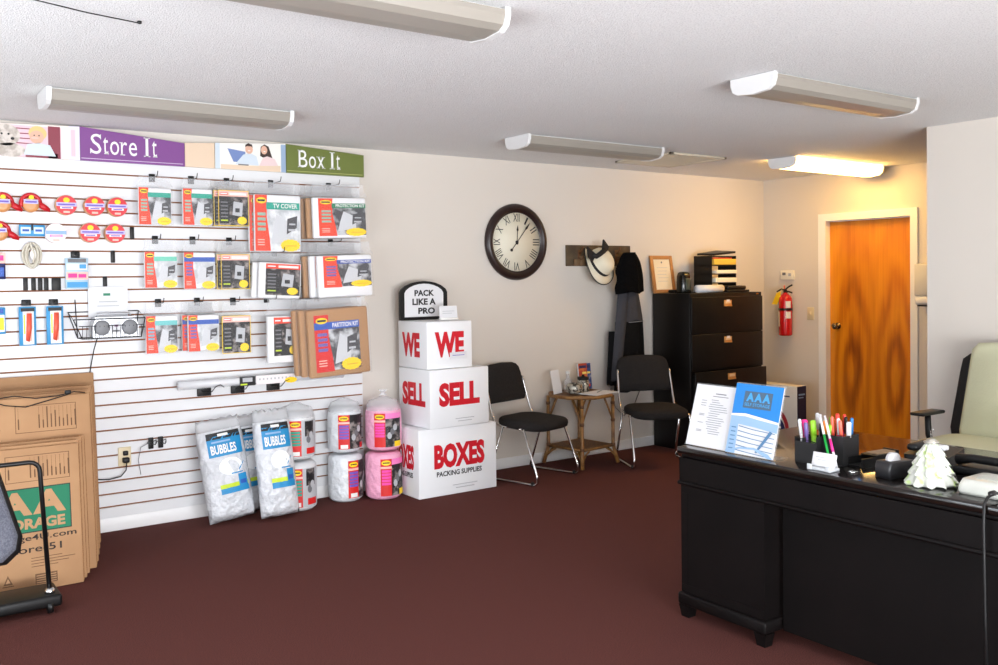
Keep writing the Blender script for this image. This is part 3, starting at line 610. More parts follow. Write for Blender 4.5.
# ------------------------------------------------------------------ cart frame and chair at the left edge
t = thing('platform_cart', 'low black platform cart with a thin tubular hoop in front of the flattened boxes', 'cart', (.40, 4.72, 0))
MB().box(-.45, .39, -.11, .11, .03, .085, black, .012).build('platform', t)
for x in (-.4, .34):
    for y in (-.09, .09): MB().lathe([(.004, -.012), (.028, -.012), (.03, 0), (.028, .012), (.004, .012)], blackm, 16, TR(x, y, .03) @ RY(PI / 2)).build('wheel', t)
MB().tube([(-.42, -.06, .08), (-.42, -.06, .65)] + [(-.42 + .05 - .05 * math.cos(a), -.06, .65 + .05 * math.sin(a)) for a in (.4, .8, 1.2)] + [(-.37, -.06, .70), (.27, -.06, .70)] + [(.27 + .045 * math.sin(a), -.06, .655 + .045 * math.cos(a)) for a in (.4, .8, 1.2)] + [(.315, -.06, .65), (.345, -.06, .08)], .0105, blackm, 10).build('hoop_handle', t)
MB().lathe([(.022, 0), (.022, .012), (.016, .022), (.002, .026)], chrome, 16, TR(.345, -.06, .085)).build('cap_bolt', t)['label'] = 'chrome cap bolt'
# grey chair back, cut off by the edge
fabg = M('seat_fabric_grey', (94, 96, 106), .9, noise=(220, (74, 76, 88), .4, .6), bump=(260, .4, .003))
t = thing('guest_chair', 'grey and black padded chair seen only as a back corner at the left edge', 'chair', (.135, 3.0, .03))
def pad_profile(w, h, r, n=8): return rrect(-w / 2, 0, w / 2, h, r, n)
Tb = TR(0, .0, .70) @ RX(math.radians(-8)) @ RX(PI / 2)
P_ = [(-.25, .0), (-.22, -.02), (.22, -.02), (.255, .01), (.262, .05), (.20, .28), (.18, .34), (.14, .36), (-.14, .36), (-.18, .34), (-.20, .28), (-.262, .05)]
m = MB(); m.loft([[Tb @ Vector((x * s, .18 + (y - .18) * s, z)) for x, y in P_] for s, z in ((.93, .045), (.99, .035), (1, .0), (.98, -.025))], fabg); m.build('backrest', t)
m = MB(); m.loft([[Tb @ Vector((x * s, .18 + (y - .18) * s, z)) for x, y in P_] for s, z in ((1.0, -.02), (1.07, -.028), (1.07, -.05), (.9, -.055))], black); m.build('back_shell', t)
MB().box(-.25, .15, -.46, -.02, .42, .49, fabg, .03, None, 3).build('seat', t)
for sx in (-1, 1):
    MB().tube([(sx * .12, .045, .76), (sx * .12, .03, .5), (sx * .12, -.02, .44), (sx * .12, .04, .0)], .012, blackm, 8).build('leg', t)
    MB().tube([(sx * .12, -.38, .43), (sx * .13, -.42, .0)], .012, blackm, 8).build('leg', t)
# ------------------------------------------------------------------ bagged goods on the floor
wrapm = M('bubble_wrap_white', (226, 230, 234), .28, bump=(22, .8, .03)); wrapp = M('bubble_wrap_pink', (248, 176, 206), .3, bump=(22, .7, .03)); baggy = M('white_plastic_bag', (216, 219, 224), .22, bump=(11, 1.0, .06))
def nz(x, y, s):
    return math.sin(x * 9.1 + s) * math.cos(y * 7.3 + 2 * s) * .5 + math.sin(x * 21 + y * 17 + s * 3) * .3
def pillow(label, name, x, y, w, h, d, lean, seed, G, cat='bubble wrap bag', tilt=0.0, knot=.0):
    t = thing(name, label, cat, (x, y, .0), 0, G); T = TR(0, 0, .012) @ RX(-lean) @ RY(tilt)
    def P(u, v, s):                             # u -1..1, v 0..1
        e = (1 - abs(u) ** 3.2) * (1 - abs(2 * v - 1) ** 5); e = max(e, 0) ** .62
        k = 1 - .10 * (v > .8) * (v - .8) * 5 + .012 * nz(u * .25, v * .4, seed)
        hh = h * v + .014 * nz(u * 2, v, seed + 1) * max(0, v - .9) * 10
        dd = d * e * (1 + .10 * nz(u * .6, v * 1.3, seed + s) * .6) * (1.15 - .45 * v)
        return T @ Vector((u * w / 2 * k, -d * .5 - s * dd * .5, max(hh, 0)))
    m = MB(); n, q = 18, 26
    for s in (1, -1):
        g = [[m.bm.verts.new(P(2 * i / n - 1, j / q, s)) for i in range(n + 1)] for j in range(q + 1)]
        fs = []
        for j in range(q):
            for i in range(n):
                f = [g[j][i], g[j][i + 1], g[j + 1][i + 1], g[j + 1][i]]; fs.append(m.bm.faces.new(f if s > 0 else f[::-1]))
        m._fin([f for k_, f in enumerate(fs) if k_ < n * (q - 3)], baggy, True); m._fin([f for k_, f in enumerate(fs) if k_ >= n * (q - 3)], film, True)
    bmesh.ops.remove_doubles(m.bm, verts=m.bm.verts, dist=.0006)
    m.build('bag', t)
    F = lambda a, b, k=0: P(a, b, 1) + Vector((0, -.0015 - k * .0012, 0))
    m = MB(); K = dict(n=8, m=3)
    m.rect(F, -.68, .63, .78, .83, cyan, 1, 10, 5).rect(F, -.68, .80, .78, .865, ink, 1, 10, 2).rect(F, -.2, .825, .25, .85, white, 2, 4, 1)
    m.text(F, 'BUBBLES', -.58, .655, .5, .745, white, 3, .03); m.rect(F, -.5, .765, .3, .782, sky, 2, 4, 1)
    m.oval(F, .12, .52, .5, .085, M('print_bag_white', (248, 250, 252), .4), 1); m.rect(F, .1, .44, .6, .452, cyan, 2, 5, 1); m.poly(F, [(.45, .46), (.72, .54), (.72, .55), (.45, .48)], cyan, 2)
    m.rect(F, -.45, .315, .78, .355, lime, 1, 10, 2).rect(F, -.45, .262, .78, .317, cyan, 1, 10, 2).rect(F, .36, .29, .74, .43, cyan, 2, 4, 4).rect(F, .42, .33, .68, .37, blue, 3, 3, 2)
    m.build('printing', t)
    return t
GB = 'blue printed bubble bags on the floor'
pillow('white bag of bubble wrap printed blue, leftmost on the floor', 'bubble_wrap_bag', 1.965, 5.74, .30, .64, .14, .16, 1, GB, tilt=-.10)
pillow('white bag of bubble wrap printed blue, behind and between the other two', 'bubble_wrap_bag', 2.16, 5.89, .27, .63, .10, .05, 4, GB, tilt=-.05)
pillow('white bag of bubble wrap printed blue, rightmost and foremost on the floor', 'bubble_wrap_bag', 2.235, 5.63, .255, .68, .13, .16, 2, GB, tilt=-.03)
def roll(label, x, y, z, r, h, mat, kind, a0, G):
    t = thing('bubble_wrap_roll', label, 'bubble wrap roll', (x, y, z), 0, G)
    pr = [(r * .1, .004), (r * .8, .0), (r * .98, .02), (r, .06), (r * 1.015, h * .5), (r, h - .05), (r * .97, h - .02), (r * .8, h), (r * .25, h - .004)]
    MB().lathe(pr, mat, 32).build('roll', t)
    F = lambda a, b, k=0: Vector(((r * 1.018 + .0012 * k) * math.sin(a0 + a / r), -(r * 1.018 + .0012 * k) * math.cos(a0 + a / r), b))
    m = MB(); w, hh, b0 = .20, h * .80, h * .09
    S = (red, M('roll_hot_pink', (244, 70, 170), .5), photodark) if kind == 'pink' else ((red, purple, photodark) if kind == 'white' else (red, teal, photodark))
    m.rect(F, -w / 2, b0, -w * .12, b0 + hh, S[0], 1, 4, 1).rect(F, -w * .12, b0, w / 2, b0 + hh, S[2] if kind != 'grey' else palegrey, 1, 6, 1)
    if kind == 'grey': m.rect(F, 0, b0 + hh * .55, w * .35, b0 + hh * .98, photodark, 2, 3, 1).rect(F, w * .05, b0 + hh * .05, w * .42, b0 + hh * .22, red, 2, 3, 1)
    if kind == 'pink': m.rect(F, -w * .12, b0 + hh * .84, w / 2, b0 + hh, pink, 2, 5, 1).rect(F, w * .2, b0, w / 2, b0 + hh * .16, yellow, 2, 3, 1)
    if kind == 'white': m.rect(F, w * .3, b0, w / 2, b0 + hh * .16, red, 2, 3, 1)
    m.oval(F, -w * .31, b0 + hh * .9, w * .16, hh * .07, yellow, 3); m.rect(F, -w * .42, b0 + hh * .885, -w * .2, b0 + hh * .915, ink, 4)
    m.rect(F, -w * .5, b0 + hh * .74, -w * .12, b0 + hh * .8, rose, 2, 3, 1)
    for k in range(5): m.rect(F, -w * .46, b0 + hh * (.3 + k * .085), -w * .15, b0 + hh * (.365 + k * .085), S[1], 3, 3, 1)
    if kind != 'pink': m.rect(F, -w * .42, b0 + hh * .02, -w * .18, b0 + hh * .13, white, 3, 3, 1)
    for k in range(3): m.oval(F, w * (.02 + .1 * k), b0 + hh * (.34 + .12 * k), w * .08, hh * .1, inkgrey if k % 2 else palegrey, 3 + k)
    m.build('wrap_label', t)
    b = MB(); b.lathe([(r * 1.02, .0), (r * 1.03, h * .5), (r * 1.02, h - .02), (r * .9, h + .012), (r * .3, h + .016)], bagfront, 24, None, True, False)
    if z > .2: b.lathe([(r * .96, h - .03), (r * .95, h + .01), (r * .8, h + .045), (r * .45, h + .06), (r * .2, h + .075)], film, 24, None, True, False); b.build('clear_bag', t)
    return t
GR = 'bubble wrap rolls stacked in pairs'
greyw = M('foam_sheet_grey_white', (222, 224, 226), .35, bump=(40, .4, .01))
for x, y, mat, kind, who, a, r in ((2.435, 5.765, greyw, 'grey', 'grey pictured teal striped', .05, .128), (2.80, 5.79, wrapm, 'white', 'white with violet striped label', .05, .118), (3.045, 5.695, wrapp, 'pink', 'pink', -.20, .128)):
    roll('%s roll standing on the floor under its twin' % who, x, y, .002, r, .318, mat, kind, a + {'white': .5, 'pink': .34}.get(kind, 0), GR); roll('%s roll stacked on top of its twin' % who, x + (.008 if kind == 'pink' else 0), y + .006, .340, r * .98, .29, mat, kind, a, GR)
tb = MB(); tb.lathe([(.03, 0), (.02, .008), (.014, .014), (.022, .026), (.034, .036), (.012, .038)], film, 14); tag(tb.build('bag_knot', None, (3.053, 5.701, .712)), 'tied clear plastic top of the bag over the upper pink roll', 'plastic bag')
# ------------------------------------------------------------------ the white demonstration boxes
bw = M('white_box_card', (240, 242, 244), .45); bred = M('box_red', (206, 12, 34), .5); tapeclear = M('box_tape', (226, 228, 232), .25)
def demo_box(label, x0, x1, y0, y1, z0, z1, words, wbox, rz=0.0, small=None, sbox=None, lbox=None):
    cx, cy = (x0 + x1) / 2, (y0 + y1) / 2; w, d, h = x1 - x0, y1 - y0, z1 - z0
    t = thing('display_box', label, 'box', (cx, cy, z0), rz, 'stack of white display boxes')
    m = MB(); m.box(-w / 2, w / 2, -d / 2, d / 2, .001, h - .001, bw, .004); m.build('carton', t)
    F = front(-w / 2, 0, -d / 2 - .0006); L = lambda a, b, k=0: Vector((-w / 2 - .0006 - k * .0005, d / 2 - a, b))
    m = MB(); m.text(F, words, w * wbox[0], h * wbox[1], w * wbox[2], h * wbox[3], bred, 1, .055)
    if small: m.text(F, small, w * sbox[0], h * sbox[1], w * sbox[2], h * sbox[3], ink, 1, .03)
    m.build('printed_words', t); m = MB(); lb = lbox or wbox; 
    m.text(L, words, d * lb[0], h * lb[1], d * lb[2], h * lb[3], bred, 1, .055)
    if small:
        m.text(L, small, d * sbox[0], h * sbox[1], d * sbox[2], h * sbox[3], ink, 1, .03)
    m.build('printed_words', t)
    m = MB(); m.box(-.004, .004, -d / 2 + .01, d / 2 - .01, h - .0012, h + .0004, tapeclear); m.box(-w / 2 + .02, w / 2 - .02, -.0015, .0015, h - .0012, h + .0002, palegrey); m.build('top_seam', t)
    m = MB(); 
    for k in range(2): m.rect(F, w * (.42 + .04 * k), h * (.13 - .045 * k), w * (.74 - .04 * k), h * (.142 - .045 * k), palegrey, 1)
    if words != 'WE': m.build('small_print', t)
    else: m.bm.free()
    return t
demo_box('large white box reading BOXES PACKING SUPPLIES at the bottom of the stack', 3.186, 3.838, 5.448, 5.85, 0.0, .478, 'BOXES', (.19, .40, .84, .76), 0, 'PACKING SUPPLIES', (.22, .285, .80, .36))
demo_box('middle white box reading SELL in the stack', 3.256, 3.760, 5.425, 5.83, .480, .887, 'SELL', (.15, .36, .84, .77), .035, lbox=(.12, .36, .86, .77))
demo_box('small white box reading WE under the arched black framed sign', 3.262, 3.640, 5.455, 5.84, .889, 1.220, 'WE', (.17, .24, .82, .78), .02, lbox=(.14, .24, .76, .76))
t = thing('paper_label', 'small white paper label stuck low on the WE box', 'label', (3.47, 5.447, .955)); MB().box(-.02, .12, -.0015, 0, 0, .045, card, 0, RY(-.03)).build('paper', t)
m = MB(); F = front(0, 0, -.002); m.rect(F, .0, .022, .1, .026, purple, 1); m.build('printing', t)
# arched sign
t = thing('arched_sign', 'arched black framed white sign reading PACK LIKE A PRO on the top box', 'sign', (3.445, 5.80, 1.222))
def arch(w, h, s): return [(-w / 2, 0), (w / 2, 0), (w / 2, s)] + [(w / 2 * math.sin(a), s + (h - s) * ((math.cos(a) - math.cos(1.15)) / (1 - math.cos(1.15)))) if abs(a) < 1.15 else (0, 0) for a in [1.1 - 2.2 * i / 18 for i in range(19)]] + [(-w / 2, s)]
A_ = [(x, y) for x, y in [(-.2, 0), (.2, 0), (.2, .20), (.185, .225), (.15, .249), (.10, .268), (.05, .278), (0, .281), (-.05, .278), (-.10, .268), (-.15, .249), (-.185, .225), (-.2, .20)]]
m = MB(); m.prism(A_, -.001, .02, black, RX(PI / 2)); m.build('frame', t)
B_ = [(x * .82, .022 + y * .855) for x, y in A_]
m = MB(); m.prism(B_, .019, .0212, card, RX(PI / 2)); m.build('sign_face', t)
F = front(0, 0, -.0216); m = MB(); m.text(F, 'PACK', -.082, .172, .085, .217, ink, 1, .04).text(F, 'LIKE A', -.10, .108, .098, .155, ink, 1, .04).text(F, 'PRO', -.052, .042, .09, .088, ink, 1, .04); m.build('lettering', t)
t = thing('card_holder', 'small white card holder in front of the arched sign on the top box', 'card holder', (3.53, 5.60, 1.2215)); m = MB(); m.box(-.075, .075, -.02, -.016, 0, .10, card, 0, RX(-.12)); m.build('card', t); MB().box(-.075, .075, -.03, .0, 0, .018, white, .003).build('tray', t)
m = MB(); F = lambda a, b, k=0: RX(-.12) @ Vector((a, -.0206 - k * .0005, b)); m.rect(F, -.05, .06, .05, .064, palegrey).rect(F, -.05, .045, .03, .049, palegrey); m.build('printing', t)
# ------------------------------------------------------------------ wall clock
cx, cz, R = 4.395, 1.806, .307; dk = M('dark_walnut_frame', (38, 22, 20), .35); face = M('clock_face', (226, 220, 200), .6)
t = thing('wall_clock', 'large round dark framed wall clock with roman numerals', 'clock', (cx, YB - .001, cz)); T = RX(PI / 2)
MB().lathe([(.235, .0), (R * .97, .0), (R, .012), (R * .98, .03), (R * .93, .046), (R * .86, .05), (R * .82, .042), (R * .79, .024), (.235, .022)], dk, 56, T, True, False).build('frame', t)
MB().lathe([(.001, .018), (.243, .018), (.243, .0185), (.001, .0185)], face, 48, T).build('clock_face', t)
F = lambda a, b, k=0: Vector((a, -.0188 - k * .0006, b)); m = MB()
for k, s in enumerate(('XII', 'I', 'II', 'III', 'IIII', 'V', 'VI', 'VII', 'VIII', 'IX', 'X', 'XI')):
    a = k * PI / 6; wd = {'I': .016, 'II': .032, 'III': .05, 'IIII': .064, 'V': .04, 'VI': .05, 'VII': .062, 'VIII': .075, 'IX': .05, 'X': .044, 'XI': .052, 'XII': .062}[s]
    G_ = (lambda ca, sa: (lambda x, y, k=0: F((.195 + y) * sa + x * ca, (.195 + y) * ca - x * sa, k)))(math.cos(a), math.sin(a))
    q_ = MB(); q_.text(G_, s, -wd / 2, -.032, wd / 2, .032, ink, 1, .0); q_.build('numeral', t)
for k in range(12):
    a = k * PI / 6
    for q in range(5): b = a + q * PI / 30; m.poly(F, [(.238 * math.sin(b - .004), .238 * math.cos(b - .004)), (.238 * math.sin(b + .004), .238 * math.cos(b + .004)), (.232 * math.sin(b + .004), .232 * math.cos(b + .004)), (.232 * math.sin(b - .004), .232 * math.cos(b - .004))], ink, 1)
m.build('minute_track', t)
def hand(name, ang, ln, tail, wd):
    m = MB(); d = Vector((math.sin(ang), math.cos(ang))); n = Vector((d.y, -d.x))
    pts = [d * -tail + n * wd * .5, d * (ln * .62) + n * wd * .5, d * (ln * .72) + n * wd * 1.6, d * ln, d * (ln * .72) - n * wd * 1.6, d * (ln * .62) - n * wd * .5, d * -tail - n * wd * .5]
    m.prism([(p.x, p.y) for p in pts], .024 if name == 'hour_hand' else .027, .0255 if name == 'hour_hand' else .0285, ink, T); m.lathe([(.012, .0), (.012, .005), (.001, .006)], ink, 14, T @ TR(d.x * -tail * .9, d.y * -tail * .9, .0235)); m.build(name, t)
hand('hour_hand', math.radians(4), .135, .01, .006); hand('minute_hand', math.radians(40), .205, .095, .006)
MB().lathe([(.012, .018), (.012, .03), (.001, .031)], ink, 14, T).build('pivot', t)
# ------------------------------------------------------------------ stacking chairs by the wall
fab = M('chair_fabric_charcoal', (48, 45, 44), .95, spec=.2, noise=(260, (30, 28, 28), .4, .6), bump=(300, .4, .003))
def pad(m, T, w, d, th, r, dome, mat, n=7):
    out = rrect(-w / 2, -d / 2, w / 2, d / 2, r, n); rings = []
    for s, z in ((.90, 0), (.985, th * .18), (1.0, th * .5), (.985, th * .82), (.93, th * 1.0), (.7, th + dome * .7), (.35, th + dome)):
        rings.append([T @ Vector((x * s, y * s, z)) for x, y in out])
    m.loft(rings, mat)
def stack_chair(label, loc, rz):
    t = thing('stacking_chair', label, 'chair', loc, rz, 'charcoal stacking chairs along the back wall')
    m = MB(); pad(m, TR(0, -.01, .392) @ RX(.05), .47, .45, .064, .14, .014, fab); m.build('seat', t)
    m = MB(); T = TR(0, .275, .705) @ Matrix.Scale(1.06, 4) @ RX(math.radians(-12)) @ RX(PI / 2) @ TR(0, 0, -.02)
    out = [(-.205, -.14), (.205, -.14), (.222, -.125), (.225, -.10), (.215, .06), (.20, .105), (.17, .13), (.12, .143), (0, .148), (-.12, .143), (-.17, .13), (-.20, .105), (-.215, .06), (-.225, -.10), (-.222, -.125)]
    m.loft([[T @ Vector((x * s, y * s, z - .10 * x * x * 2)) for x, y in out] for s, z in ((.92, -.006), (.985, .004), (1, .018), (.985, .034), (.92, .044), (.5, .05))], fab); m.build('backrest', t)
    for sx in (-1, 1):
        pts = [(sx * .225, .13, .41), (sx * .25, .09, .405), (sx * .255, .19, .12), (sx * .262, .225, .03), (sx * .262, .21, .011), (sx * .262, -.22, .011), (sx * .26, -.245, .03), (sx * .258, -.235, .09), (sx * .25, -.11, .395), (sx * .225, -.10, .41)]
        MB().tube(pts, .0095, chrome, 10).build('leg', t)
        MB().tube([(sx * .20, .02, .405), (sx * .232, .10, .405), (sx * .236, .17, .43), (sx * .236, .205, .50), (sx * .228, .262, .70), (sx * .225, .27, .74)], .009, chrome, 10).build('back_post', t)
        for y in (-.2, .2): MB().lathe([(.012, -.012), (.014, 0), (.012, .016)], black, 12, TR(sx * .262, y, .0165)).build('glide', t)
    MB().tube([(-.25, -.07, .40), (.25, -.07, .40)], .008, chrome, 8).build('cross_bar', t)
    return t
stack_chair('charcoal fabric chair with chrome sled legs between the white boxes and bamboo table', (4.245, 5.545, 0), math.radians(15))
stack_chair('charcoal fabric chair with chrome sled legs under the hanging jacket beside the black cabinet', (5.35, 5.345, 0), math.radians(-25))
# ------------------------------------------------------------------ bamboo table and what stands on it
bam = M('bamboo_brown', (150, 108, 56), .45, noise=(18, (112, 74, 34), .4, .65)); bamd = M('bamboo_dark', (92, 58, 28), .6); rat = M('woven_rattan', (122, 84, 42), .6, noise=(60, (84, 54, 26), .4, .6), bump=(110, .5, .004))
tx, ty, tz, th_ = 4.85, 5.69, .58, .12
t = thing('bamboo_table', 'octagonal bamboo side table with lower shelf between the two charcoal chairs', 'table', (tx, ty, 0), th_)
oc = [(.264 * math.cos(PI / 8 + k * PI / 4), .264 * math.sin(PI / 8 + k * PI / 4)) for k in range(8)]
MB().prism([(x * .98, y * .98) for x, y in oc], tz - .022, tz - .004, rat).build('tabletop', t)
m = MB(); m.tube([(x, y, tz - .012) for x, y in oc], .014, bam, 8, True); m.build('rim', t)
L_ = .185
for sx in (-1, 1):
    for sy in (-1, 1):
        m = MB(); m.tube([(sx * L_, sy * L_, tz - .02), (sx * L_, sy * L_, .16), (sx * (L_ + .01), sy * (L_ + .01), .10), (sx * (L_ + .028), sy * (L_ + .028), .012)], .0155, bam, 10, False, [.014, .0145, .015, .0165])
        for z in (.16, .36, .5): m.lathe([(.0165, -.012), (.0185, 0), (.0165, .012)], bamd, 12, TR(sx * L_, sy * L_, z))
        m.build('leg', t)
        for ax in (0, 1):
            p = [(sx * L_, sy * L_, .36), (sx * L_ * (.45 if ax == 0 else 1), sy * L_ * (.45 if ax == 1 else 1), tz - .03)]
            MB().tube(p, .008, bam, 8).build('brace', t)
            p = [(sx * (L_ + .02), sy * (L_ + .02), .06), (sx * L_ * (.8 if ax == 0 else 1.02), sy * L_ * (.8 if ax == 1 else 1.02), .115), (sx * L_ * (.55 if ax == 0 else 1.0), sy * L_ * (.55 if ax == 1 else 1.0), .14)]
            MB().tube(p, .0075, bam, 8).build('brace', t)
MB().prism([(-L_, -L_), (L_, -L_), (L_, L_), (-L_, L_)], .146, .160, rat).build('shelf', t)
m = MB(); m.tube([(-L_, -L_, .153), (L_, -L_, .153), (L_, L_, .153), (-L_, L_, .153)], .012, bam, 8, True); m.build('shelf_rim', t)
TT = tz + .0035
t = thing('leaning_card', 'white card standing at the left end of the bamboo table', 'card', (4.665, 5.745, TT), .15); MB().box(-.05, .05, 0, .004, 0, .19, card, 0, RX(-.16) @ RY(-.06)).build('card', t)
silv = M('woven_silver', (190, 186, 174), .35, .6, noise=(46, (70, 66, 60), .48, .56)); gls = clear('jar_glass', mix=.22, rough=.05)
t = thing('woven_bowl', 'round woven silver bowl in front of a clear bottle on the bamboo table', 'bowl', (4.76, 5.655, TT)); m = MB(); m.lathe([(.03, 0), (.055, .01), (.068, .04), (.062, .07), (.045, .085), (.04, .083), (.055, .065), (.06, .04), (.03, .012)], silv, 24); m.build('bowl_body', t)
for k in range(3): MB().tube([(.066 * math.cos(a) * (1 if k == 1 else .94), .066 * math.sin(a) * (1 if k == 1 else .94), .02 + .022 * k) for a in [2 * PI * i / 24 for i in range(24)]], .004, silv, 6, True).build('woven_band', t)
t = thing('glass_bottle', 'clear glass bottle behind the woven silver bowl', 'bottle', (4.80, 5.785, TT)); MB().lathe([(.03, 0), (.036, .01), (.036, .08), (.016, .11), (.013, .145), (.017, .15)], gls, 20).build('bottle_body', t); MB().lathe([(.018, .15), (.018, .165), (.003, .17)], M('bottle_cap_pale', (222, 222, 220), .4), 14).build('stopper', t)
t = thing('lidded_jar', 'wire wrapped jar with a dark lid right of the woven bowl', 'jar', (4.89, 5.70, TT)); MB().lathe([(.044, 0), (.05, .01), (.05, .085), (.042, .10)], silv, 22).build('jar_body', t); MB().lathe([(.045, .1005), (.047, .105), (.047, .122), (.012, .128), (.01, .14), (.002, .142)], black, 20).build('lid', t)
for nm, x, y, w, h, col, lab, rz in (('brochure', 4.98, 5.79, .10, .22, M('brochure_red', (176, 66, 48), .5, noise=(20, (214, 120, 60), .45, .6)), 'red and orange brochure standing at the back of the bamboo table', .10), ('brochure', 5.045, 5.815, .10, .215, M('brochure_blue', (44, 76, 140), .5, noise=(24, (150, 160, 190), .5, .64)), 'blue brochure standing right of the red one on the bamboo table', .14)):
    t = thing(nm, lab, 'brochure', (x, y, TT), rz, 'brochures on the bamboo table'); MB().box(-w / 2, w / 2, 0, .012, 0, h, card, 0, RX(-.10)).build('pages', t)
    m = MB(); F = lambda a, b, k=0: RX(-.10) @ Vector((a, -.0006 - k * .0006, b)); m.rect(F, -w / 2, 0, w / 2, h, col).rect(F, -w * .4, h * .82, w * .4, h * .92, navy if 'red' in lab else white, 2).rect(F, -w * .1, h * .6, w * .4, h * .68, ltyel, 2).rect(F, -w * .4, h * .1, w * .3, h * .2, orange if 'red' in lab else sky, 2); m.build('cover', t)
t = thing('paper_stack', 'white sheets of paper lying on the front of the bamboo table', 'paper', (4.925, 5.56, TT), .2); MB().box(-.15, .15, -.10, .09, 0, .006, card).build('sheets', t); MB().tube([(-.02, -.01, .0095), (.1, .04, .0095)], .0035, M('pen_silver', (150, 150, 150), .3, .8), 8).build('pen', t)
# ------------------------------------------------------------------ coat rack, hat, jacket
oldwood = M('weathered_board', (92, 76, 54), .8, noise=(9, (66, 52, 36), .4, .65), bump=(40, .5, .004)); t = thing('coat_rack', 'weathered wooden coat rack board on the wall right of the clock', 'coat rack', (5.275, YB - .0005, 1.70))
MB().box(-.362, .362, -.022, -.0005, -.088, .088, oldwood, .004).build('board', t)
for x in (-.23, .0, .19): MB().tube([(x, -.024, .02), (x, -.05, .03), (x, -.07, .055), (x, -.072, .075)], .008, bamd, 8).tube([(x, -.024, -.01), (x, -.045, -.035), (x, -.065, -.03), (x, -.068, -.005)], .007, bamd, 8).box(x - .018, x + .018, -.03, -.021, -.05, .05, bamd, .004).build('hook', t)
for x, w in ((-.265, .03), (-.205, .03)): MB().box(x - w, x + w, -.05, -.0225, -.085, -.028 if x < -.22 else .0, M('peg_wood', (110, 86, 58), .7), .01).build('peg', t)
straw = M('hat_straw_cream', (232, 224, 200), .8, bump=(180, .4, .003)); ribbon = M('hat_ribbon_black', (20, 19, 21), .7)
t = thing('sun_hat', 'cream straw hat with black ribbon bow hanging on the coat rack', 'hat', (5.21, 5.855, 1.63)); T = RY(math.radians(24)) @ RX(math.radians(56))
def hatring(r, z, rx=1.0, ry=1.12, wav=0.0): return [T @ Vector((r * rx * math.cos(a), r * ry * math.sin(a), z + wav * math.cos(2 * a))) for a in [2 * PI * i / 36 for i in range(36)]]
m = MB(); m.loft([hatring(.170, -.016, wav=.02), hatring(.173, -.012, wav=.02), hatring(.14, -.002), hatring(.118, .006), hatring(.117, .03), hatring(.108, .07), hatring(.088, .10), hatring(.055, .118), hatring(.02, .122)], straw); m.build('crown_and_brim', t)
m = MB(); m.loft([hatring(.1195, .006), hatring(.1195, .026), hatring(.117, .030)], ribbon, False); m.build('band', t)
m = MB(); m.tube(hatring(.172, -.014, wav=.02), .005, ribbon, 6, True); m.build('brim_edge', t)
m = MB()
for pts in ([(-.13, -.10, .08), (-.225, -.11, .14), (-.20, -.095, .05), (-.15, -.09, .02)], [(-.07, -.12, .10), (-.055, -.12, .20), (.0, -.12, .14), (-.02, -.12, .10)]):
    a = [Vector(p) for p in pts]; m.loft([[p + Vector((0, .006, 0)) for p in a], [p - Vector((0, .012, 0)) for p in a]], ribbon, True, False)
m.tube([(-.16, -.10, .07), (-.12, -.11, .06), (-.09, -.12, .08), (-.04, -.12, .11)], .022, ribbon, 8); m.build('bow', t)
jg = M('jacket_grey', (64, 64, 69), .9, spec=.2, bump=(30, .6, .012)); jb = M('jacket_black', (11, 11, 13), .9, spec=.2, bump=(26, .6, .012)); fleece = M('fleece_black', (7, 7, 8), .97, spec=.1, bump=(70, .9, .01))
def drape(m, x0f, x1f, z0, z1, y, d, mat, seed, n=22, q=26, T=None, rip=.018):
    rings = []
    for j in range(q + 1):
        z = z0 + (z1 - z0) * j / q; f = j / q; a, b = x0f(f), x1f(f); ring = []
        for i in range(n):
            an = 2 * PI * i / n; u = math.cos(an); v = math.sin(an)
            e = rip * math.sin(u * 9 + seed + f * 1.5) * (1 - f * .4)
            ring.append(Vector(((a + b) / 2 + u * (b - a) / 2, y + v * d * (.45 + .55 * (1 - abs(u) ** 2)) + (e if v < 0 else 0), z + .012 * math.sin(5 * u + seed) * (f < .05))))
        rings.append(ring)
    m.loft(rings, mat)
t = thing('jacket', 'dark jacket with grey shoulders hanging from the coat rack above the right chair', 'jacket', (5.49, 5.845, .60))
m = MB(); drape(m, lambda f: -.13 + .02 * f, lambda f: .24 - .03 * f, -.07, .53, 0, .055, jb, 1.0); m.build('body', t)
m = MB(); drape(m, lambda f: -.09 + .04 * f, lambda f: .215 - .07 * f, .53, .82, -.004, .055, jg, 1.0, rip=.012); m.build('shoulder_yoke', t)
m = MB(); drape(m, lambda f: -.20 + .085 * f, lambda f: -.10 + .11 * f, .04, .78, -.045, .038, jg, 2.2, rip=.008); m.build('sleeve', t)
m = MB(); drape(m, lambda f: -.215 + .03 * f, lambda f: -.125 + .02 * f, .0, .45, -.005, .03, jb, .2, rip=.006); m.build('sleeve', t)
MB().tube([(.0, -.062, .525), (.09, -.064, .527), (.19, -.045, .53)], .003, M('jacket_piping', (150, 150, 152), .5), 6).build('piping', t)
t = thing('black_fleece', 'black fleece garment bunched over the right hook of the coat rack', 'garment', (5.475, 5.795, 1.40))
m = MB(); drape(m, lambda f: .01 - (.155 + .012 * math.sin(f * 14)) * max(.02, 1 - f ** 4) ** .5, lambda f: .02 + .15 * max(.02, 1 - f ** 3) ** .5, -.02, .325, -.02, .07, fleece, 3, rip=.014)
m.build('fleece_body', t)
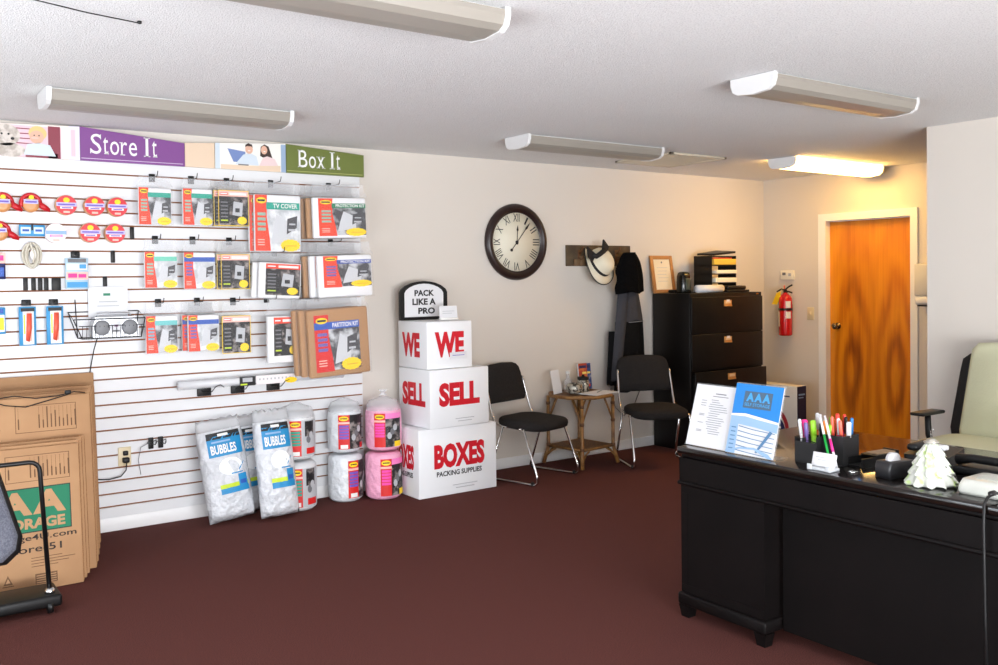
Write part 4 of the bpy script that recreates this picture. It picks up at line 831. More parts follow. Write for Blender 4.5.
# ------------------------------------------------------------------ filing cabinet
cab = M('cabinet_black', (13, 11, 10), .4, spec=.25, noise=(3, (17, 14, 13), .3, .7)); brass = M('label_brass', (206, 150, 84), .35, .55)
CX0, CX1, CY0, CY1, CH = 5.905, 6.855, 5.475, 5.918, 1.366
t = thing('filing_cabinet', 'tall black lateral filing cabinet in the corner with its third drawer ajar', 'filing cabinet', ((CX0 + CX1) / 2, CY1, 0)); w = (CX1 - CX0) / 2; dd = CY1 - CY0
MB().box(-w, w, -dd, -.002, .0, CH, cab, .004).build('carcass', t)
for k in range(4):
    z1 = CH - .035 - k * .322; out = .04 if k == 2 else 0
    m = MB(); m.box(-w + .006, w - .006, -dd - .018 - out, -dd - .0008 - (0 if not out else out - .0), z1 - .315, z1, cab, .004)
    if out: m.box(-w + .03, w - .03, -dd - out - .004, -dd - .001, z1 - .25, z1 - .03, cab)
    o = m.build('drawer', t)
    m = MB(); m.box(-.06, .04, -dd - .024 - out, -dd - .0185 - out, z1 - .085, z1 - .03, brass, .003); m.box(-.045, .025, -dd - .0255 - out, -dd - .0242 - out, z1 - .06, z1 - .036, M('label_paper', (226, 196, 150), .6)); m.build('label_holder', o)
    m = MB(); m.box(-.055, .035, -dd - .034 - out, -dd - .0242 - out, z1 - .086, z1 - .072, brass, .004); m.build('handle', o)
    if k < 2: MB().box(-.03, .01, -dd - .0262 - out, -dd - .0256 - out, z1 - .044, z1 - .026, card).build('paper_tag', o)
MB().box(w - .07, w - .045, -dd - .0015, -dd + .0005, CH - .022, CH - .010, chrome, .0).build('lock_plate', t)
CT = CH + .0008
fr = M('frame_oak', (176, 120, 66), .45); t = thing('picture_frame', 'small oak framed certificate leaning on the wall atop the black cabinet', 'picture frame', (6.0, 5.85, CT), -.03); T = RX(-.16) @ Matrix.Scale(1.1, 4)
m = MB(); 
for q in ((-.122, -.09, 0, .31), (.09, .122, 0, .31), (-.09, .09, 0, .03), (-.09, .09, .28, .31)): m.box(q[0], q[1], 0, .016, q[2], q[3], fr, .003, T)
m.build('frame', t); m = MB(); m.box(-.091, .091, .006, .012, .029, .281, M('certificate_paper', (236, 222, 196), .6), 0, T); F = lambda a, b, k=0: T @ Vector((a, .0055 - k * .0006, b))
m.oval(F, 0, .255, .008, .008, inkgrey, 1)
for k in range(5): m.rect(F, -.06 + .01 * (k % 2), .21 - k * .028, .06 - .01 * (k % 3), .213 - k * .028, palegrey, 1)
m.build('certificate', t)
t = thing('desk_gadget', 'glossy black rounded desk gadget left of the paper tray on the cabinet', 'desk gadget', (6.03, 5.66, CT)); m = MB(); m.loft([[Vector((x * s, y * s, z)) for x, y in rrect(-.055, -.05, .055, .05, .03)] for s, z in ((1, 0), (1.04, .01), (1, .10), (.96, .15), (.8, .18), (.4, .19))], M('gloss_black', (18, 20, 18), .12)); m.build('body', t); MB().box(-.03, .03, -.056, -.05, .03, .13, M('gadget_grey_green', (66, 74, 66), .3), .008).build('front_panel', t)
t = thing('desk_gadget', 'small dark flat gadget lying at the front left corner of the cabinet', 'desk gadget', (6.06, 5.79, CT)); MB().box(-.05, .05, -.04, .04, 0, .03, black, .01).build('body', t)
t = thing('paper_tray', 'black stacked document tray full of papers on the cabinet', 'document tray', (6.475, 5.735, CT)); m = MB()
for k in range(5): m.box(-.165, .165, -.15, .06, .08 * k + .0005, .08 * k + .008, black)
for x in (-.165, .159): m.box(x, x + .006, -.15, .06, 0, .33, black)
m.build('tray_frame', t)
ppr = M('tray_paper', (236, 228, 206), .6); fol = M('folder_yellow', (226, 186, 70), .6); 
for k, (z0, z1, mt, xo) in enumerate(((.01, .045, M('tray_binder', (52, 40, 36), .5), .03), (.09, .132, ppr, .02), (.17, .202, ppr, .03), (.249, .302, fol, .0))): MB().box(-.14 + xo, .155 + xo * .3, -.16, .05, z0, z1, mt, .003).build('papers', t)
MB().box(-.15, .10, -.158, .05, .3022, .313, M('folder_red', (196, 52, 44), .6), .002).build('red_folder', t)
m = MB(); m.loft([[Vector((x, y, z + .02 * math.sin(x * 14) + dz)) for x, y, z in ((-.15, -.17, .347), (.14, -.165, .335), (.12, .05, .347), (-.12, .06, .357))] for dz in (0, .018)], black, True, False); o = tag(m.build('black_folder', None, (6.475, 5.735, CT)), 'black floppy folder lying across the top of the paper tray', 'folder')
for x0, x1, y, z, n in ((6.06, 6.38, 5.535, .036, 'white rolled paper lying in front of the paper tray, nearest the cabinet front'),): 
    t = thing('paper_roll', n, 'paper roll', ((x0 + x1) / 2, y, CT)); m = MB(); m.tube([(-.16, 0, z), (.16, 0, z)], .034, card, 16); m.build('roll', t); MB().lathe([(.02, 0), (.034, 0), (.034, .004), (.02, .004)], M('roll_end', (226, 178, 120), .6), 16, TR(.161, 0, z) @ RY(PI / 2)).build('roll_end', t)
t = thing('hole_punch', 'black low hole punch at the front of the cabinet right of the paper roll', 'hole punch', (6.56, 5.53, CT)); MB().box(-.15, .15, -.04, .04, 0, .022, black, .006).build('base', t); MB().box(-.13, .12, -.03, .03, .023, .06, blackm, .012, RX(.0)).build('lever', t)
t = thing('cable', 'thin dark cable looping on the wall behind the right charcoal chair', 'cord', (0, 0, 0)); MB().tube([(5.40, 5.93, .55), (5.45, 5.925, .38), (5.55, 5.925, .30), (5.66, 5.925, .36), (5.74, 5.925, .5), (5.80, 5.93, .62)], .004, M('cable_grey', (120, 112, 104), .6), 6).build('cable_run', t)
# ------------------------------------------------------------------ right wall: extinguisher, thermostat, switch, towel dispenser, mailing box
er = M('extinguisher_red', (196, 20, 24), .25, coat=.4); t = thing('fire_extinguisher', 'red fire extinguisher with a yellow tag hung on the wall left of the door', 'fire extinguisher', (7.395, 5.622, .93))
MB().lathe([(.05, .0), (.062, .008), (.064, .02), (.064, .33), (.06, .365), (.04, .395), (.022, .405), (.022, .415)], er, 28).build('tank', t)
MB().lathe([(.018, .414), (.02, .425), (.016, .445), (.006, .447)], blackm, 16).build('valve', t)
m = MB(); m.tube([(0, .0, .44), (-.02, .03, .45), (-.03, .075, .425)], .008, blackm, 8); m.tube([(0, .0, .445), (-.01, -.05, .475), (-.01, -.085, .49)], .008, blackm, 8).tube([(0, 0, .432), (-.01, -.05, .425), (-.01, -.085, .415)], .007, blackm, 8); m.build('handle', t)
MB().tube([(0, .01, .445), (0, .012, .485)], .005, red, 8).build('pull_pin', t)
MB().lathe([(.0655, .245), (.0665, .25), (.0665, .262), (.0655, .267)], blackm, 28).box(.05, .083, -.02, .02, .22, .30, blackm).build('bracket_strap', t)
m = MB(); CF = lambda a, b, k=0: Vector((-(.0645 + .0006 * k) * math.cos(a / .0645), -(.0645 + .0006 * k) * math.sin(a / .0645), b)); m.rect(CF, .045, .27, .095, .335, card, 1, 4, 1); m.build('label', t); m = MB(); m.rect(CF, .045, .17, .095, .235, card, 1, 4, 1); m.build('label', t)
m = MB(); m.rect(CF, -.055, .09, -.02, .235, M('ext_label_cream', (232, 222, 200), .5), 1, 4, 1); m.build('label', t)
m = MB(); m.loft([[Vector((-.045 + dx, y, z)) for y, z in ((.02, .43), (.07, .41), (.125, .305), (.065, .30), (.02, .375))] for dx in (0, .0015)], yellow, True, False); m.build('inspection_tag', t)
t = thing('thermostat', 'small ivory thermostat box on the wall above the fire extinguisher', 'thermostat', (XR - .0005, 5.645, 1.515)); iv = M('thermostat_ivory', (236, 230, 214), .45); MB().box(-.03, 0, -.075, .075, -.045, .045, iv, .006).build('housing', t); MB().box(-.034, -.0302, .012, .05, .0, .025, inkgrey, .002).build('dial', t); MB().box(-.033, -.0302, -.05, -.02, -.01, .02, palegrey, .002).build('window', t)
t = thing('light_switch', 'ivory light switch plate on the wall beside the wooden door', 'light switch', (XR - .0005, 5.395, 1.147)); MB().box(-.006, 0, -.038, .038, -.06, .06, ivory, .003).build('cover_plate', t); MB().box(-.014, -.006, -.008, .008, -.016, .016, ivory, .003, RY(.2)).build('toggle', t)
t = thing('towel_dispenser', 'white paper towel dispenser on the wall just right of the door', 'dispenser', (XR - .0005, 4.135, 1.25)); MB().box(-.13, -.0, -.15, .15, .075, .345, M('dispenser_grey_white', (216, 214, 206), .4), .008).build('cover', t); MB().box(-.13, 0, -.15, .15, 0.0, .075, M('dispenser_base_white', (240, 240, 236), .4), .02).build('base', t); MB().box(-.12, -.01, -.13, .13, -.012, -.0005, blackm, .004).build('slot', t)
t = thing('mailing_box', 'white mailing carton with dark blue side and star emblem behind the desk', 'box', (7.065, 5.42, .0)); MB().box(-.065, .065, -.22, .22, .001, .505, M('mailer_white', (228, 224, 216), .6), .003).build('carton', t)
m = MB(); F = front(-.065, 0, -.2205); m.rect(F, 0, .002, .13, .504, M('mailer_navy', (28, 32, 66), .6), 1).rect(F, .02, .42, .11, .435, sky, 2).rect(F, .02, .395, .09, .405, sky, 2); m.build('side_panel', t)
LF = lambda a, b, k=0: Vector((-.0655 - k * .0006, .22 - a, b)); m = MB(); m.rect(LF, .02, .40, .36, .412, navy, 1)
m.poly(LF, [(.44 - .30 + .21 * math.cos(a), .10 + .21 * math.sin(a)) for a in [PI * i / 20 for i in range(21)]], M('emblem_red', (178, 44, 52), .6), 1).poly(LF, [(.14 + .17 * math.cos(a), .10 + .17 * math.sin(a)) for a in [PI * i / 20 for i in range(21)]], M('emblem_pale', (226, 222, 216), .6), 2).poly(LF, [(.16 + .15 * math.cos(a), .08 + .15 * math.sin(a)) for a in [2 * PI * i / 28 for i in range(28)]], M('emblem_blue', (34, 40, 92), .6), 3)
for k in range(14):
    a = k * 2.4; r = .03 + .0085 * k; cx_, cy_ = .16 + r * math.cos(a), .08 + r * math.sin(a)
    m.poly(LF, [(cx_ + (.017 if i % 2 == 0 else .007) * math.sin(i * PI / 5), cy_ + (.017 if i % 2 == 0 else .007) * math.cos(i * PI / 5)) for i in range(10)], white, 4)
m.build('emblem', t)
# ------------------------------------------------------------------ the desk
dw = M('desk_espresso', (15, 11, 11), .5, spec=.14, noise=(5, (11, 8, 8), .35, .65)); dtop = M('desk_top_gloss', (22, 16, 14), .16, coat=.35, noise=(5, (16, 12, 10), .35, .65))
DX0, DX1, DYA, DYB, DH = 3.0, 3.94, .78, 2.862, .76
t = thing('desk', 'large dark espresso office desk at the right with panelled front', 'desk', ((DX0 + DX1) / 2, (DYA + DYB) / 2, 0)); hx, hy = (DX1 - DX0) / 2, (DYB - DYA) / 2
m = MB(); m.box(-hx - .004, hx, -hy, hy, DH - .030, DH, dtop, .006).box(-hx + .012, hx - .012, -hy + .012, hy - .012, DH - .048, DH - .0305, dw, .006); m.build('desktop', t)
MB().box(-hx + .008, hx - .02, -hy + .004, hy - .004, .610, DH - .0485, dw).build('apron', t)
MB().box(-hx - .002, hx - .010, -hy - .004, hy + .004, .590, .6095, dw, .008).build('apron_moulding', t)
for s in (1, -1):
    y1 = hy - .006 if s > 0 else -hy + .006; y0 = y1 - s * .455; a, b = min(y0, y1), max(y0, y1)
    m = MB(); m.box(-hx + .018, hx - .03, a, b, .11, .5895, dw)
    o = m.build('pedestal', t)
    F = lambda p, q, k=0: Vector((-hx + .0175 - k * .0005, b - p, q)); m = MB()
    for q in ((.0, .455, .553, .589), (.0, .455, .112, .146), (.0, .035, .1465, .5525), (.42, .455, .1465, .5525)): m.box(-hx + .0155, -hx + .0178, b - q[1], b - q[0], q[2], q[3], dw)
    m.build('panel_frame', o)
    MB().box(-hx + .0, hx - .02, a - .012, b + .012, .055, .1095, dw, .010).build('base_moulding', t)
    for xx in (-hx + .036, hx - .06):
        for yy in (a + .02, b - .02):
            m = MB(); m.loft([[Vector((xx + x * s_, yy + y * s_, z)) for x, y in ((-.03, -.03), (.03, -.03), (.03, .03), (-.03, .03))] for s_, z in ((.72, 0), (.8, .02), (1, .0545))], dw, True, False); m.build('leg', t)
MB().box(-hx + .10, -hx + .118, -hy + .486, hy - .486, .06, .5895, dw).build('modesty_panel', t)
DT = DH + .0008
# ------------------------------------------------------------------ things on the desk
acr = clear('acrylic', mix=.12, rough=.04)
def flyer(label, y1, y0, x, lean, h, draw, base):
    t = thing('flyer_holder', label, 'flyer', (x, (y0 + y1) / 2, DT + .003), 0); w = y1 - y0; T = RY(lean)
    m = MB(); m.box(0, .003, -w / 2, w / 2, .0, h, base, 0, T); m.build('printed_sheet', t)
    m = MB(); m.box(.0045, .007, -w / 2 - .004, w / 2 + .004, 0, h + .006, acr, 0, T); m.box(-.004, .10, -w / 2 - .004, w / 2 + .004, -.002, .0, acr); m.build('clear_stand', t)
    F = lambda a, b, k=0: T @ Vector((-.0006 - k * .0006, w / 2 - a, b)); draw(F, w, h, t)
    return t
def list_print(F, w, h, t):
    m = MB(); m.rect(F, w * .52, h * .86, w * .78, h * .875, inkgrey).rect(F, w * .46, h * .82, w * .84, h * .83, inkgrey)
    for k, (a, b) in enumerate(((.44, .62), (.46, .66), (.42, .75), (.40, .84), (.42, .86), (.46, .88), (.42, .70), (.44, .66), (.40, .80), (.44, .84), (.40, .78), (.42, .80), (.46, .74), (.44, .72), (.48, .78), (.50, .76))): m.rect(F, w * a, h * (.76 - k * .036), w * b, h * (.768 - k * .036), M('flyer_ink', (120, 122, 130), .6))
    for k, q in enumerate((.74, .70, .66, .52, .5, .38, .26, .24)): m.rect(F, w * .2, h * q, w * .33, h * (q + .008), M('flyer_ink', (120, 122, 130), .6))
    m.build('printing', t)
bsky = M('brochure_sky', (36, 132, 212), .35); bpale = M('brochure_pale', (120, 186, 232), .35); bwave = M('brochure_wave', (150, 184, 218), .4); bstone = M('brochure_stone', (84, 128, 168), .5); blet = M('brochure_letters', (70, 160, 222), .4)
def bro_print(F, w, h, t):
    m = MB(); m.poly(F, [(0, h * .56), (w * .3, h * .57), (w * .6, h * .54), (w, h * .50), (w, h), (0, h)], bsky, 1)
    m.poly(F, [(0, h * .56), (w * .3, h * .58), (w * .62, h * .55), (w, h * .51), (w, h * .47), (w * .6, h * .5), (w * .3, h * .53), (0, h * .52)], white, 2).poly(F, [(0, h * .53), (w * .3, h * .54), (w * .6, h * .51), (w, h * .48), (w, h * .36), (w * .55, h * .40), (w * .18, h * .42), (w * .2, 0), (0, 0)], bwave, 3)
    for k in range(6):
        m.poly(F, [(w * .2, h * (.40 - k * .068)), (w * .5, h * (.372 - k * .066)), (w * .97, h * (.352 - k * .066)), (w * .97, h * (.342 - k * .066)), (w * .5, h * (.362 - k * .066)), (w * .2, h * (.388 - k * .068))], bstone, 4)
    m.poly(F, [(w * .86, h * .38), (w * .92, h * .36), (w * .66, h * .05), (w * .62, h * .06)], bstone, 5).poly(F, [(0, 0), (0, h * .03), (w * .3, h * .10), (w * .6, h * .12), (w * .9, h * .06), (w, 0), (w * .9, .0), (w * .6, h * .09), (w * .3, h * .075)], bwave, 6)
    for k in range(6): m.rect(F, w * .05, h * (.06 + k * .06), w * .15, h * (.075 + k * .06), bstone, 5)
    m.build('cover_art', t)
    m = MB(); m.rect(F, w * .21, h * .66, w * .80, h * .90, M('brochure_slate', (76, 100, 122), .5), 2)
    for k in range(3): m.text(F, 'A', w * (.26 + k * .17), h * .755, w * (.425 + k * .17), h * .88, blet, 3, .05)
    m.text(F, 'SELF STORAGE', w * .24, h * .69, w * .77, h * .735, blet, 3, .01); m.build('logo', t)
flyer('white price list sheet leaning at the left end of the desk', 2.868, 2.64, 3.06, .30, .275, list_print, card)
flyer('blue and white storage brochure leaning beside the white list on the desk', 2.63, 2.385, 3.05, .27, .298, bro_print, card)
mesh_b = M('mesh_black', (24, 24, 26), .5)
t = thing('pen_organizer', 'black mesh desk organizer full of pens in front of the door', 'pen holder', (3.20, 2.24, DT)); m = MB(); m.box(-.085, .075, -.096, .086, 0, .004, mesh_b)
m.build('base', t); m = MB()
for x, y0, y1, z in ((-.085, -.015, .086, .085), (.075, -.096, .086, .11), (-.03, -.096, -.015, .115)): m.box(x - .0012, x + .0012, y0, y1, .004, z, mesh_b)
for y, x0, x1, z in ((.086, -.085, .075, .10), (-.096, -.03, .075, .115), (-.015, -.085, .075, .11), (.05, -.085, .075, .10)): m.box(x0, x1, y - .0012, y + .0012, .004, z, mesh_b)
m.build('compartments', t)
m = MB(); m.tube([(-.085, .086, .10), (.075, .086, .11), (.075, -.096, .115), (-.03, -.096, .115), (-.03, -.015, .115), (-.085, -.015, .087)], .0025, blackm, 6, True); m.build('rim', t)
PC = {'hot pink': hotpink, 'lime green': M('pen_lime', (150, 214, 50), .4), 'orange': M('pen_orange', (246, 138, 30), .4), 'white': card, 'green': M('pen_green', (30, 170, 70), .4), 'red': M('pen_red', (226, 60, 44), .4), 'blue': M('pen_blue', (40, 120, 190), .4), 'black': black, 'violet': M('pen_violet', (110, 90, 150), .4), 'coral': M('pen_coral', (244, 110, 90), .4)}
def pen(label, x, y, col, capc, ln, tx, ty, r=.0052, z=.008):
    d = Vector((tx, ty, 1)).normalized(); t = thing('pen', label, 'pen', (3.20 + x, 2.24 + y * .77, DT + z), 0, 'pens in the desk organizer')
    MB().tube([d * .0, d * .006, d * (ln * .62)], r, PC[col], 8, False, [r * .3, r, r]).build('barrel', t); MB().tube([d * (ln * .62), d * (ln * .97), d * ln], r * 1.15, PC[capc], 8, False, [r * 1.15, r * 1.12, r * .7]).build('cap', t)
PN = [(-.03, .095, 'hot pink', 'hot pink', .145, 0, .05, .010, 'thick hot pink highlighter in the left cell of the organizer'), (-.05, .088, 'white', 'white', .15, -.05, .10, .005, 'white pen leaning left beside the pink highlighter'), (-.02, .05, 'lime green', 'lime green', .145, .0, .06, .009, 'lime green highlighter right of the hot pink one'), (.02, .045, 'white', 'white', .165, 0, .05, .006, 'white pen with broad cap behind the lime green highlighter'),
      (.04, .075, 'orange', 'white', .165, .02, .08, .006, 'orange pen with white cap at the back of the left cell'), (-.055, .06, 'violet', 'violet', .14, -.02, .05, .006, 'violet marker at the front of the left cell'), (.05, .02, 'orange', 'lime green', .155, .05, .0, .006, 'orange pen with lime cap at the back of the middle cell'), (.05, -.06, 'hot pink', 'red', .17, .06, .02, .005, 'pink pen with red cap at the back of the right cell'), (.05, -.10, 'black', 'blue', .16, .05, .0, .005, 'black pen with blue cap at the back of the right cell'), (.0, .03, 'violet', 'black', .135, 0, .0, .005, 'slim violet pen with black cap in the middle cell'), (.01, .01, 'lime green', 'orange', .145, .05, .05, .007, 'lime pen with orange cap in the middle cell'), (.03, .0, 'orange', 'orange', .15, .1, -.02, .007, 'orange highlighter at the back of the middle cell'), (.0, -.005, 'lime green', 'lime green', .135, .05, -.10, .008, 'lime green highlighter leaning right in the middle cell'),
      (.0, -.05, 'red', 'coral', .165, .05, .10, .005, 'red pen in the right cell nearest the middle'), (.02, -.06, 'coral', 'red', .175, .05, .08, .006, 'coral pen with red cap at the back of the right cell'), (.01, -.075, 'hot pink', 'white', .16, 0, .05, .005, 'pink pen with white cap in the right cell'), (.04, -.085, 'blue', 'blue', .15, 0, .02, .005, 'blue pen in the right cell'), (.03, -.095, 'orange', 'black', .165, .05, .06, .005, 'orange pen with black cap in the right cell'), (.0, -.10, 'orange', 'coral', .155, 0, .08, .005, 'orange pen with coral cap in the right cell'),
      (.02, -.112, 'coral', 'white', .15, .0, -.02, .007, 'thick coral pen with white cap at the right end of the organizer')]
for x, y, c1, c2, ln, ax, ay, r, lab in PN: pen(lab, x, y, c1, c2, ln * 1.08, ax, ay, r * 1.25)
for y, y2, c1, lab in ((-.085, .012, 'green', 'long green pencil with white tip leaning in front of the organizer'), (-.112, -.01, 'white', 'long white and pink pencil leaning in front of the organizer')):
    t = thing('pencil', lab, 'pencil', (3.107, 2.24 + y, DT + .004), 0, 'pencils leaning on the desk organizer'); a = Vector((0, 0, 0)); b = Vector((.07, y2 - y, .185)); MB().tube([a, b * .62], .0052, PC[c1], 8).build('shaft', t); MB().tube([b * .62, b], .0052, card if c1 == 'green' else PC['white'], 8).build('tip', t)
    if c1 == 'white': MB().tube([b * .3, b * .55], .0056, hotpink, 8).build('grip', t)
t = thing('card_holder', 'white holder with a stack of business cards in front of the pen organizer', 'card holder', (3.055, 2.155, DT)); MB().box(-.025, .035, -.052, .052, 0, .012, M('holder_white', (200, 204, 208), .3), .003).box(-.027, -.022, -.052, -.03, .0, .022, M('holder_white'), .002).box(-.027, -.022, .03, .052, 0, .022, M('holder_white'), .002).build('tray', t); MB().box(-.012, .012, -.045, .045, .012, .065, card, .001, TR(0, 0, 0) @ RY(.28)).build('cards', t)
m = MB(); F = lambda a, b, k=0: RY(.28) @ Vector((-.0126 - k * .0004, -a, b)); m.rect(F, -.03, .045, .02, .048, palegrey).rect(F, -.02, .035, .03, .038, palegrey); m.build('printing', t)
t = thing('desk_tray', 'black two level desk tray right of the pen organizer', 'tray', (3.33, 2.105, DT), -.1); m = MB(); m.box(-.13, .09, -.04, .03, 0, .006, black).box(-.13, .09, .024, .03, .006, .035, black).box(-.13, .09, -.04, -.034, .006, .035, black).box(-.05, .09, -.04, .03, .035, .041, black).box(.084, .09, -.04, .03, .0, .05, black); m.build('tray_body', t); MB().box(-.03, .08, -.03, .02, .0415, .046, M('tray_note', (150, 124, 96), .7)).build('note_pad', t)
t = thing('paper_clip', 'small silver clip lying on the desk at the foot of the pencils', 'clip', (3.10, 2.055, DT)); MB().tube([(0, -.01, .004), (.015, -.012, .004), (.018, .008, .004), (-.01, .01, .004), (-.012, -.004, .004)], .003, chrome, 8, True).build('wire', t)
t = thing('tape_dispenser', 'black desk tape dispenser with a white roll left of the ornament', 'tape dispenser', (3.17, 1.925, DT), -.15); m = MB(); m.loft([[Vector((x, y, z)) for x, y in rrect(-.07 * a, -.035, .07 * a, .035, .008, 3)] for a, z in ((1, 0), (1, .04), (.9, .058), (.86, .06))], M('dispenser_black', (34, 34, 37), .4)); m.build('body', t); MB().lathe([(.012, -.012), (.027, -.012), (.027, .012), (.012, .012)], card, 20, TR(-.01, 0, .062) @ RX(PI / 2)).build('tape_roll', t)
t = thing('desk_phone', 'black desk telephone with white keys behind the tape dispenser', 'telephone', (3.52, 1.97, DT), .1); m = MB(); m.loft([[Vector((x, y, z + (.02 if x > 0 else 0) * (z > .01))) for x, y in rrect(-.09, -.085, .09, .085, .015, 3)] for z in (0, .03, .036)], black, True, False); m.build('base', t); MB().box(-.085, .085, .03, .075, .05, .078, black, .012).build('handset', t)
t = thing('eraser', 'white rounded eraser lying on the black telephone', 'eraser', (3.49, 1.925, DT + .0572)); MB().box(-.02, .02, -.025, .025, .001, .022, card, .008).build('body', t)
# white ruffled ornament
orn = M('ornament_white', (204, 207, 198), .6, noise=(38, (190, 216, 140), .55, .66)); t = thing('angel_ornament', 'white and green ruffled cone ornament with a wire loop on the desk', 'ornament', (3.135, 1.765, DT + .007))
for k in range(4):
    r1, r0, z0, z1 = ((.082, .060, .0, .05), (.068, .046, .035, .085), (.054, .034, .068, .116), (.04, .018, .10, .145))[k]; m = MB(); rings = []
    for f in (0, .12, .5, 1):
        n = 60; rr = r1 + (r0 - r1) * f; ruf = .012 * (1 - f) ** 2
        rings.append([Vector(((rr + ruf * math.sin(11 * a + k)) * math.cos(a), (rr + ruf * math.sin(11 * a + k)) * math.sin(a), z0 + (z1 - z0) * f + .006 * (1 - f) * math.cos(11 * a + k))) for a in [2 * PI * i / n for i in range(n)]])
    m.loft(rings, orn); m.build('ruffle', t)
MB().lathe([(.018, .142), (.02, .15), (.012, .158), (.002, .16)], M('ornament_silver', (190, 186, 176), .3, .6), 16).tube([(.022 * math.cos(a), .022 * math.sin(a), .147) for a in [2 * PI * i / 20 for i in range(20)]], .004, M('ornament_silver'), 6, True).build('top_ring', t)
MB().tube([(0, 0, .158), (.0, .002, .185), (.0, -.006, .195), (0, -.008, .185)], .0015, chrome, 6).build('wire_loop', t)
t = thing('desk_phone', 'black long handled telephone receiver unit at the right edge of the desk', 'telephone', (3.46, 1.70, DT)); MB().box(-.07, .07, -.14, .13, 0, .03, black, .01).build('base', t); MB().tube([(-.04, .12, .05), (-.045, .06, .06), (-.045, -.06, .06), (-.04, -.13, .05)], .02, black, 10, False, [.022, .016, .016, .022]).build('handset', t)
t = thing('white_device', 'white plastic desk device cut off by the right edge of the photo', 'desk device', (3.17, 1.55, DT)); m = MB(); m.loft([[Vector((x, y, z)) for x, y in rrect(-.085 * a, -.12 * b, .10 * a, .10 * b, .02, 4)] for a, b, z in ((.94, .97, 0), (1, 1, .012), (.98, .98, .03), (.85, .9, .05))], M('device_white', (208, 210, 202), .35)); m.build('body', t); MB().box(-.03, .06, -.08, .06, .0502, .0525, M('device_grey', (196, 200, 192), .4)).build('keypad', t)
tag(MB().tube([(3.075, 1.505, DT + .026), (3.05, 1.505, DT + .032), (3.01, 1.505, DT + .022), (2.988, 1.505, DT + .004), (2.980, 1.503, .70), (2.980, 1.498, .40), (2.982, 1.49, .06)], .005, black, 8).lathe([(.004, -.02), (.009, -.012), (.009, .014), (.004, .02)], black, 12, TR(3.04, 1.505, DT + .031) @ RY(PI / 2)).build('device_cord'), 'black cord from the white device hanging down the desk front', 'cord')
# ------------------------------------------------------------------ office chair behind the desk
beige = M('chair_beige', (204, 204, 172), .85, bump=(90, .25, .004)); t = thing('office_chair', 'beige upholstered office chair with black frame and arms behind the desk', 'office chair', (5.22, 2.62, 0), 0)
m = MB(); T = TR(-.02, .02, .49); pad(m, T, .54, .60, .06, .10, .012, beige); m.build('seat', t)
def backrings(w0, w1, zs): return None
def slab(m, ws, zs, x0, th, mat, leanx, r=.06):
    rings = []
    for s, dx in ((.9, 0), (.985, th * .25), (1, th * .5), (.985, th * .8), (.88, th)):
        ring = []
        out = [(-ws[0], zs[0]), (ws[0], zs[0])]
        n = 8
        pts = [(ws[0] * .86, zs[0]), (ws[0] * .97, zs[0] + .02), (ws[0], zs[0] + .07), (ws[1], zs[1] - .12), (ws[1] * .96, zs[1] - .04), (ws[1] * .82, zs[1] - .005), (0, zs[1] + .008), (-ws[1] * .82, zs[1] - .005), (-ws[1] * .96, zs[1] - .04), (-ws[1], zs[1] - .12), (-ws[0], zs[0] + .07), (-ws[0] * .97, zs[0] + .02), (-ws[0] * .86, zs[0])]
        zc = (zs[0] + zs[1]) / 2
        rings.append([Vector((x0 + dx + leanx * (z - zs[0]), y * s, zc + (z - zc) * s)) for y, z in pts])
    m.loft(rings, mat)
m = MB(); slab(m, (.275, .235), (.50, 1.10), .20, .07, beige, .12); m.build('backrest', t)
m = MB(); slab(m, (.365, .325), (.50, 1.03), .275, .03, black, .12); m.build('back_frame', t)
for s in (-1, 1):
    MB().box(-.13, .11, s * .335 - .045, s * .335 + .045, .680, .700, black, .009).build('armrest', t)
    MB().tube([(-.01, s * .335, .68), (.0, s * .335, .56), (.02, s * .32, .47), (.02, s * .20, .45)], .018, black, 10).build('arm_post', t)
MB().lathe([(.05, .40), (.03, .44), (.06, .455)], black, 16).lathe([(.028, .08), (.028, .40)], blackm, 16).build('post', t)
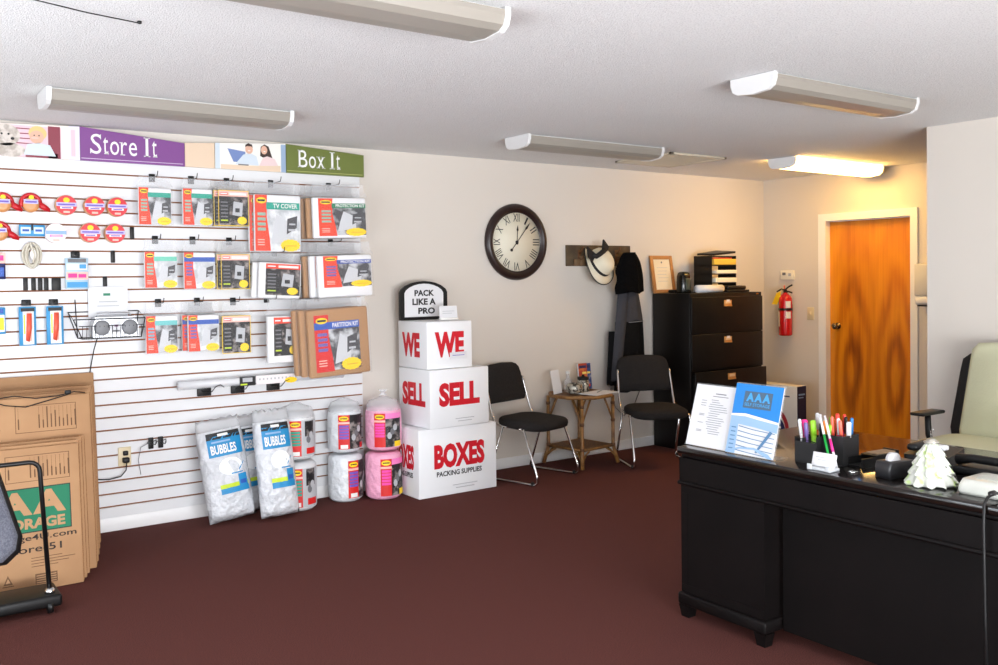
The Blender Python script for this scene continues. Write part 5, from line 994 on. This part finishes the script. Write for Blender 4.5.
for k in range(5):
    a = 2 * PI * k / 5 + .3; c_, s_ = math.cos(a), math.sin(a)
    o = MB().tube([(0, 0, .10), (c_ * .15, s_ * .15, .09), (c_ * .30, s_ * .30, .07)], .02, black, 8, False, [.028, .022, .015]).build('leg', t)
    MB().lathe([(.003, -.02), (.026, -.02), (.028, 0), (.026, .02), (.003, .02)], black, 14, TR(c_ * .30, s_ * .30, .029) @ RZ(a) @ RX(PI / 2)).build('caster', o)
# ------------------------------------------------------------------ light and camera
W = bpy.data.worlds.new('sky'); W.use_nodes = True; SC.world = W
bg = W.node_tree.nodes['Background']; bg.inputs['Color'].default_value = (0.78, 0.88, 1.0, 1); bg.inputs['Strength'].default_value = 1.5
def area(name, loc, rot, sx, sy, power, col):
    l = bpy.data.lights.new(name, 'AREA'); l.shape = 'RECTANGLE'; l.size = sx; l.size_y = sy; l.energy = power; l.color = col
    o = bpy.data.objects.new(name, l); COL.objects.link(o); o.location = loc; o.rotation_euler = rot; return o
area('daylight_left', (XL - .35, (WL[0] + WL[1]) / 2, 0.75), (0, math.radians(-136), 0), 1.7, 4.2, 240, (0.86, 0.93, 1.0))
area('daylight_front', ((WF[0] + WF[1]) / 2, YF - .35, 0.75), (math.radians(130), 0, 0), 4.6, 1.8, 900, (0.95, 0.97, 1.0))
cam = bpy.data.cameras.new('camera'); co = bpy.data.objects.new('camera', cam); COL.objects.link(co); SC.camera = co
yaw, pit, rol = 0.618776598, -0.0211155099, -0.0122471572
Fv = Vector((math.sin(yaw) * math.cos(pit), math.cos(yaw) * math.cos(pit), math.sin(pit))); R0 = Vector((math.cos(yaw), -math.sin(yaw), 0)); U0 = R0.cross(Fv)
Rv = R0 * math.cos(rol) + U0 * math.sin(rol); Uv = -R0 * math.sin(rol) + U0 * math.cos(rol)
mw = Matrix.Identity(4)
for i in range(3): mw[i][0], mw[i][1], mw[i][2] = Rv[i], Uv[i], -Fv[i]
mw[0][3], mw[1][3], mw[2][3] = 0, 0, 1.51232521
co.matrix_world = mw
cam.sensor_width = 36; cam.lens = 919.452 * 36 / 998; cam.shift_y = -34.175 / 998; cam.clip_start = 0.05
SC.view_settings.view_transform = 'Standard'; SC.view_settings.look = 'None'; SC.view_settings.gamma = 1.0; SC.view_settings.exposure = -0.2; SC.view_settings.use_curve_mapping = False
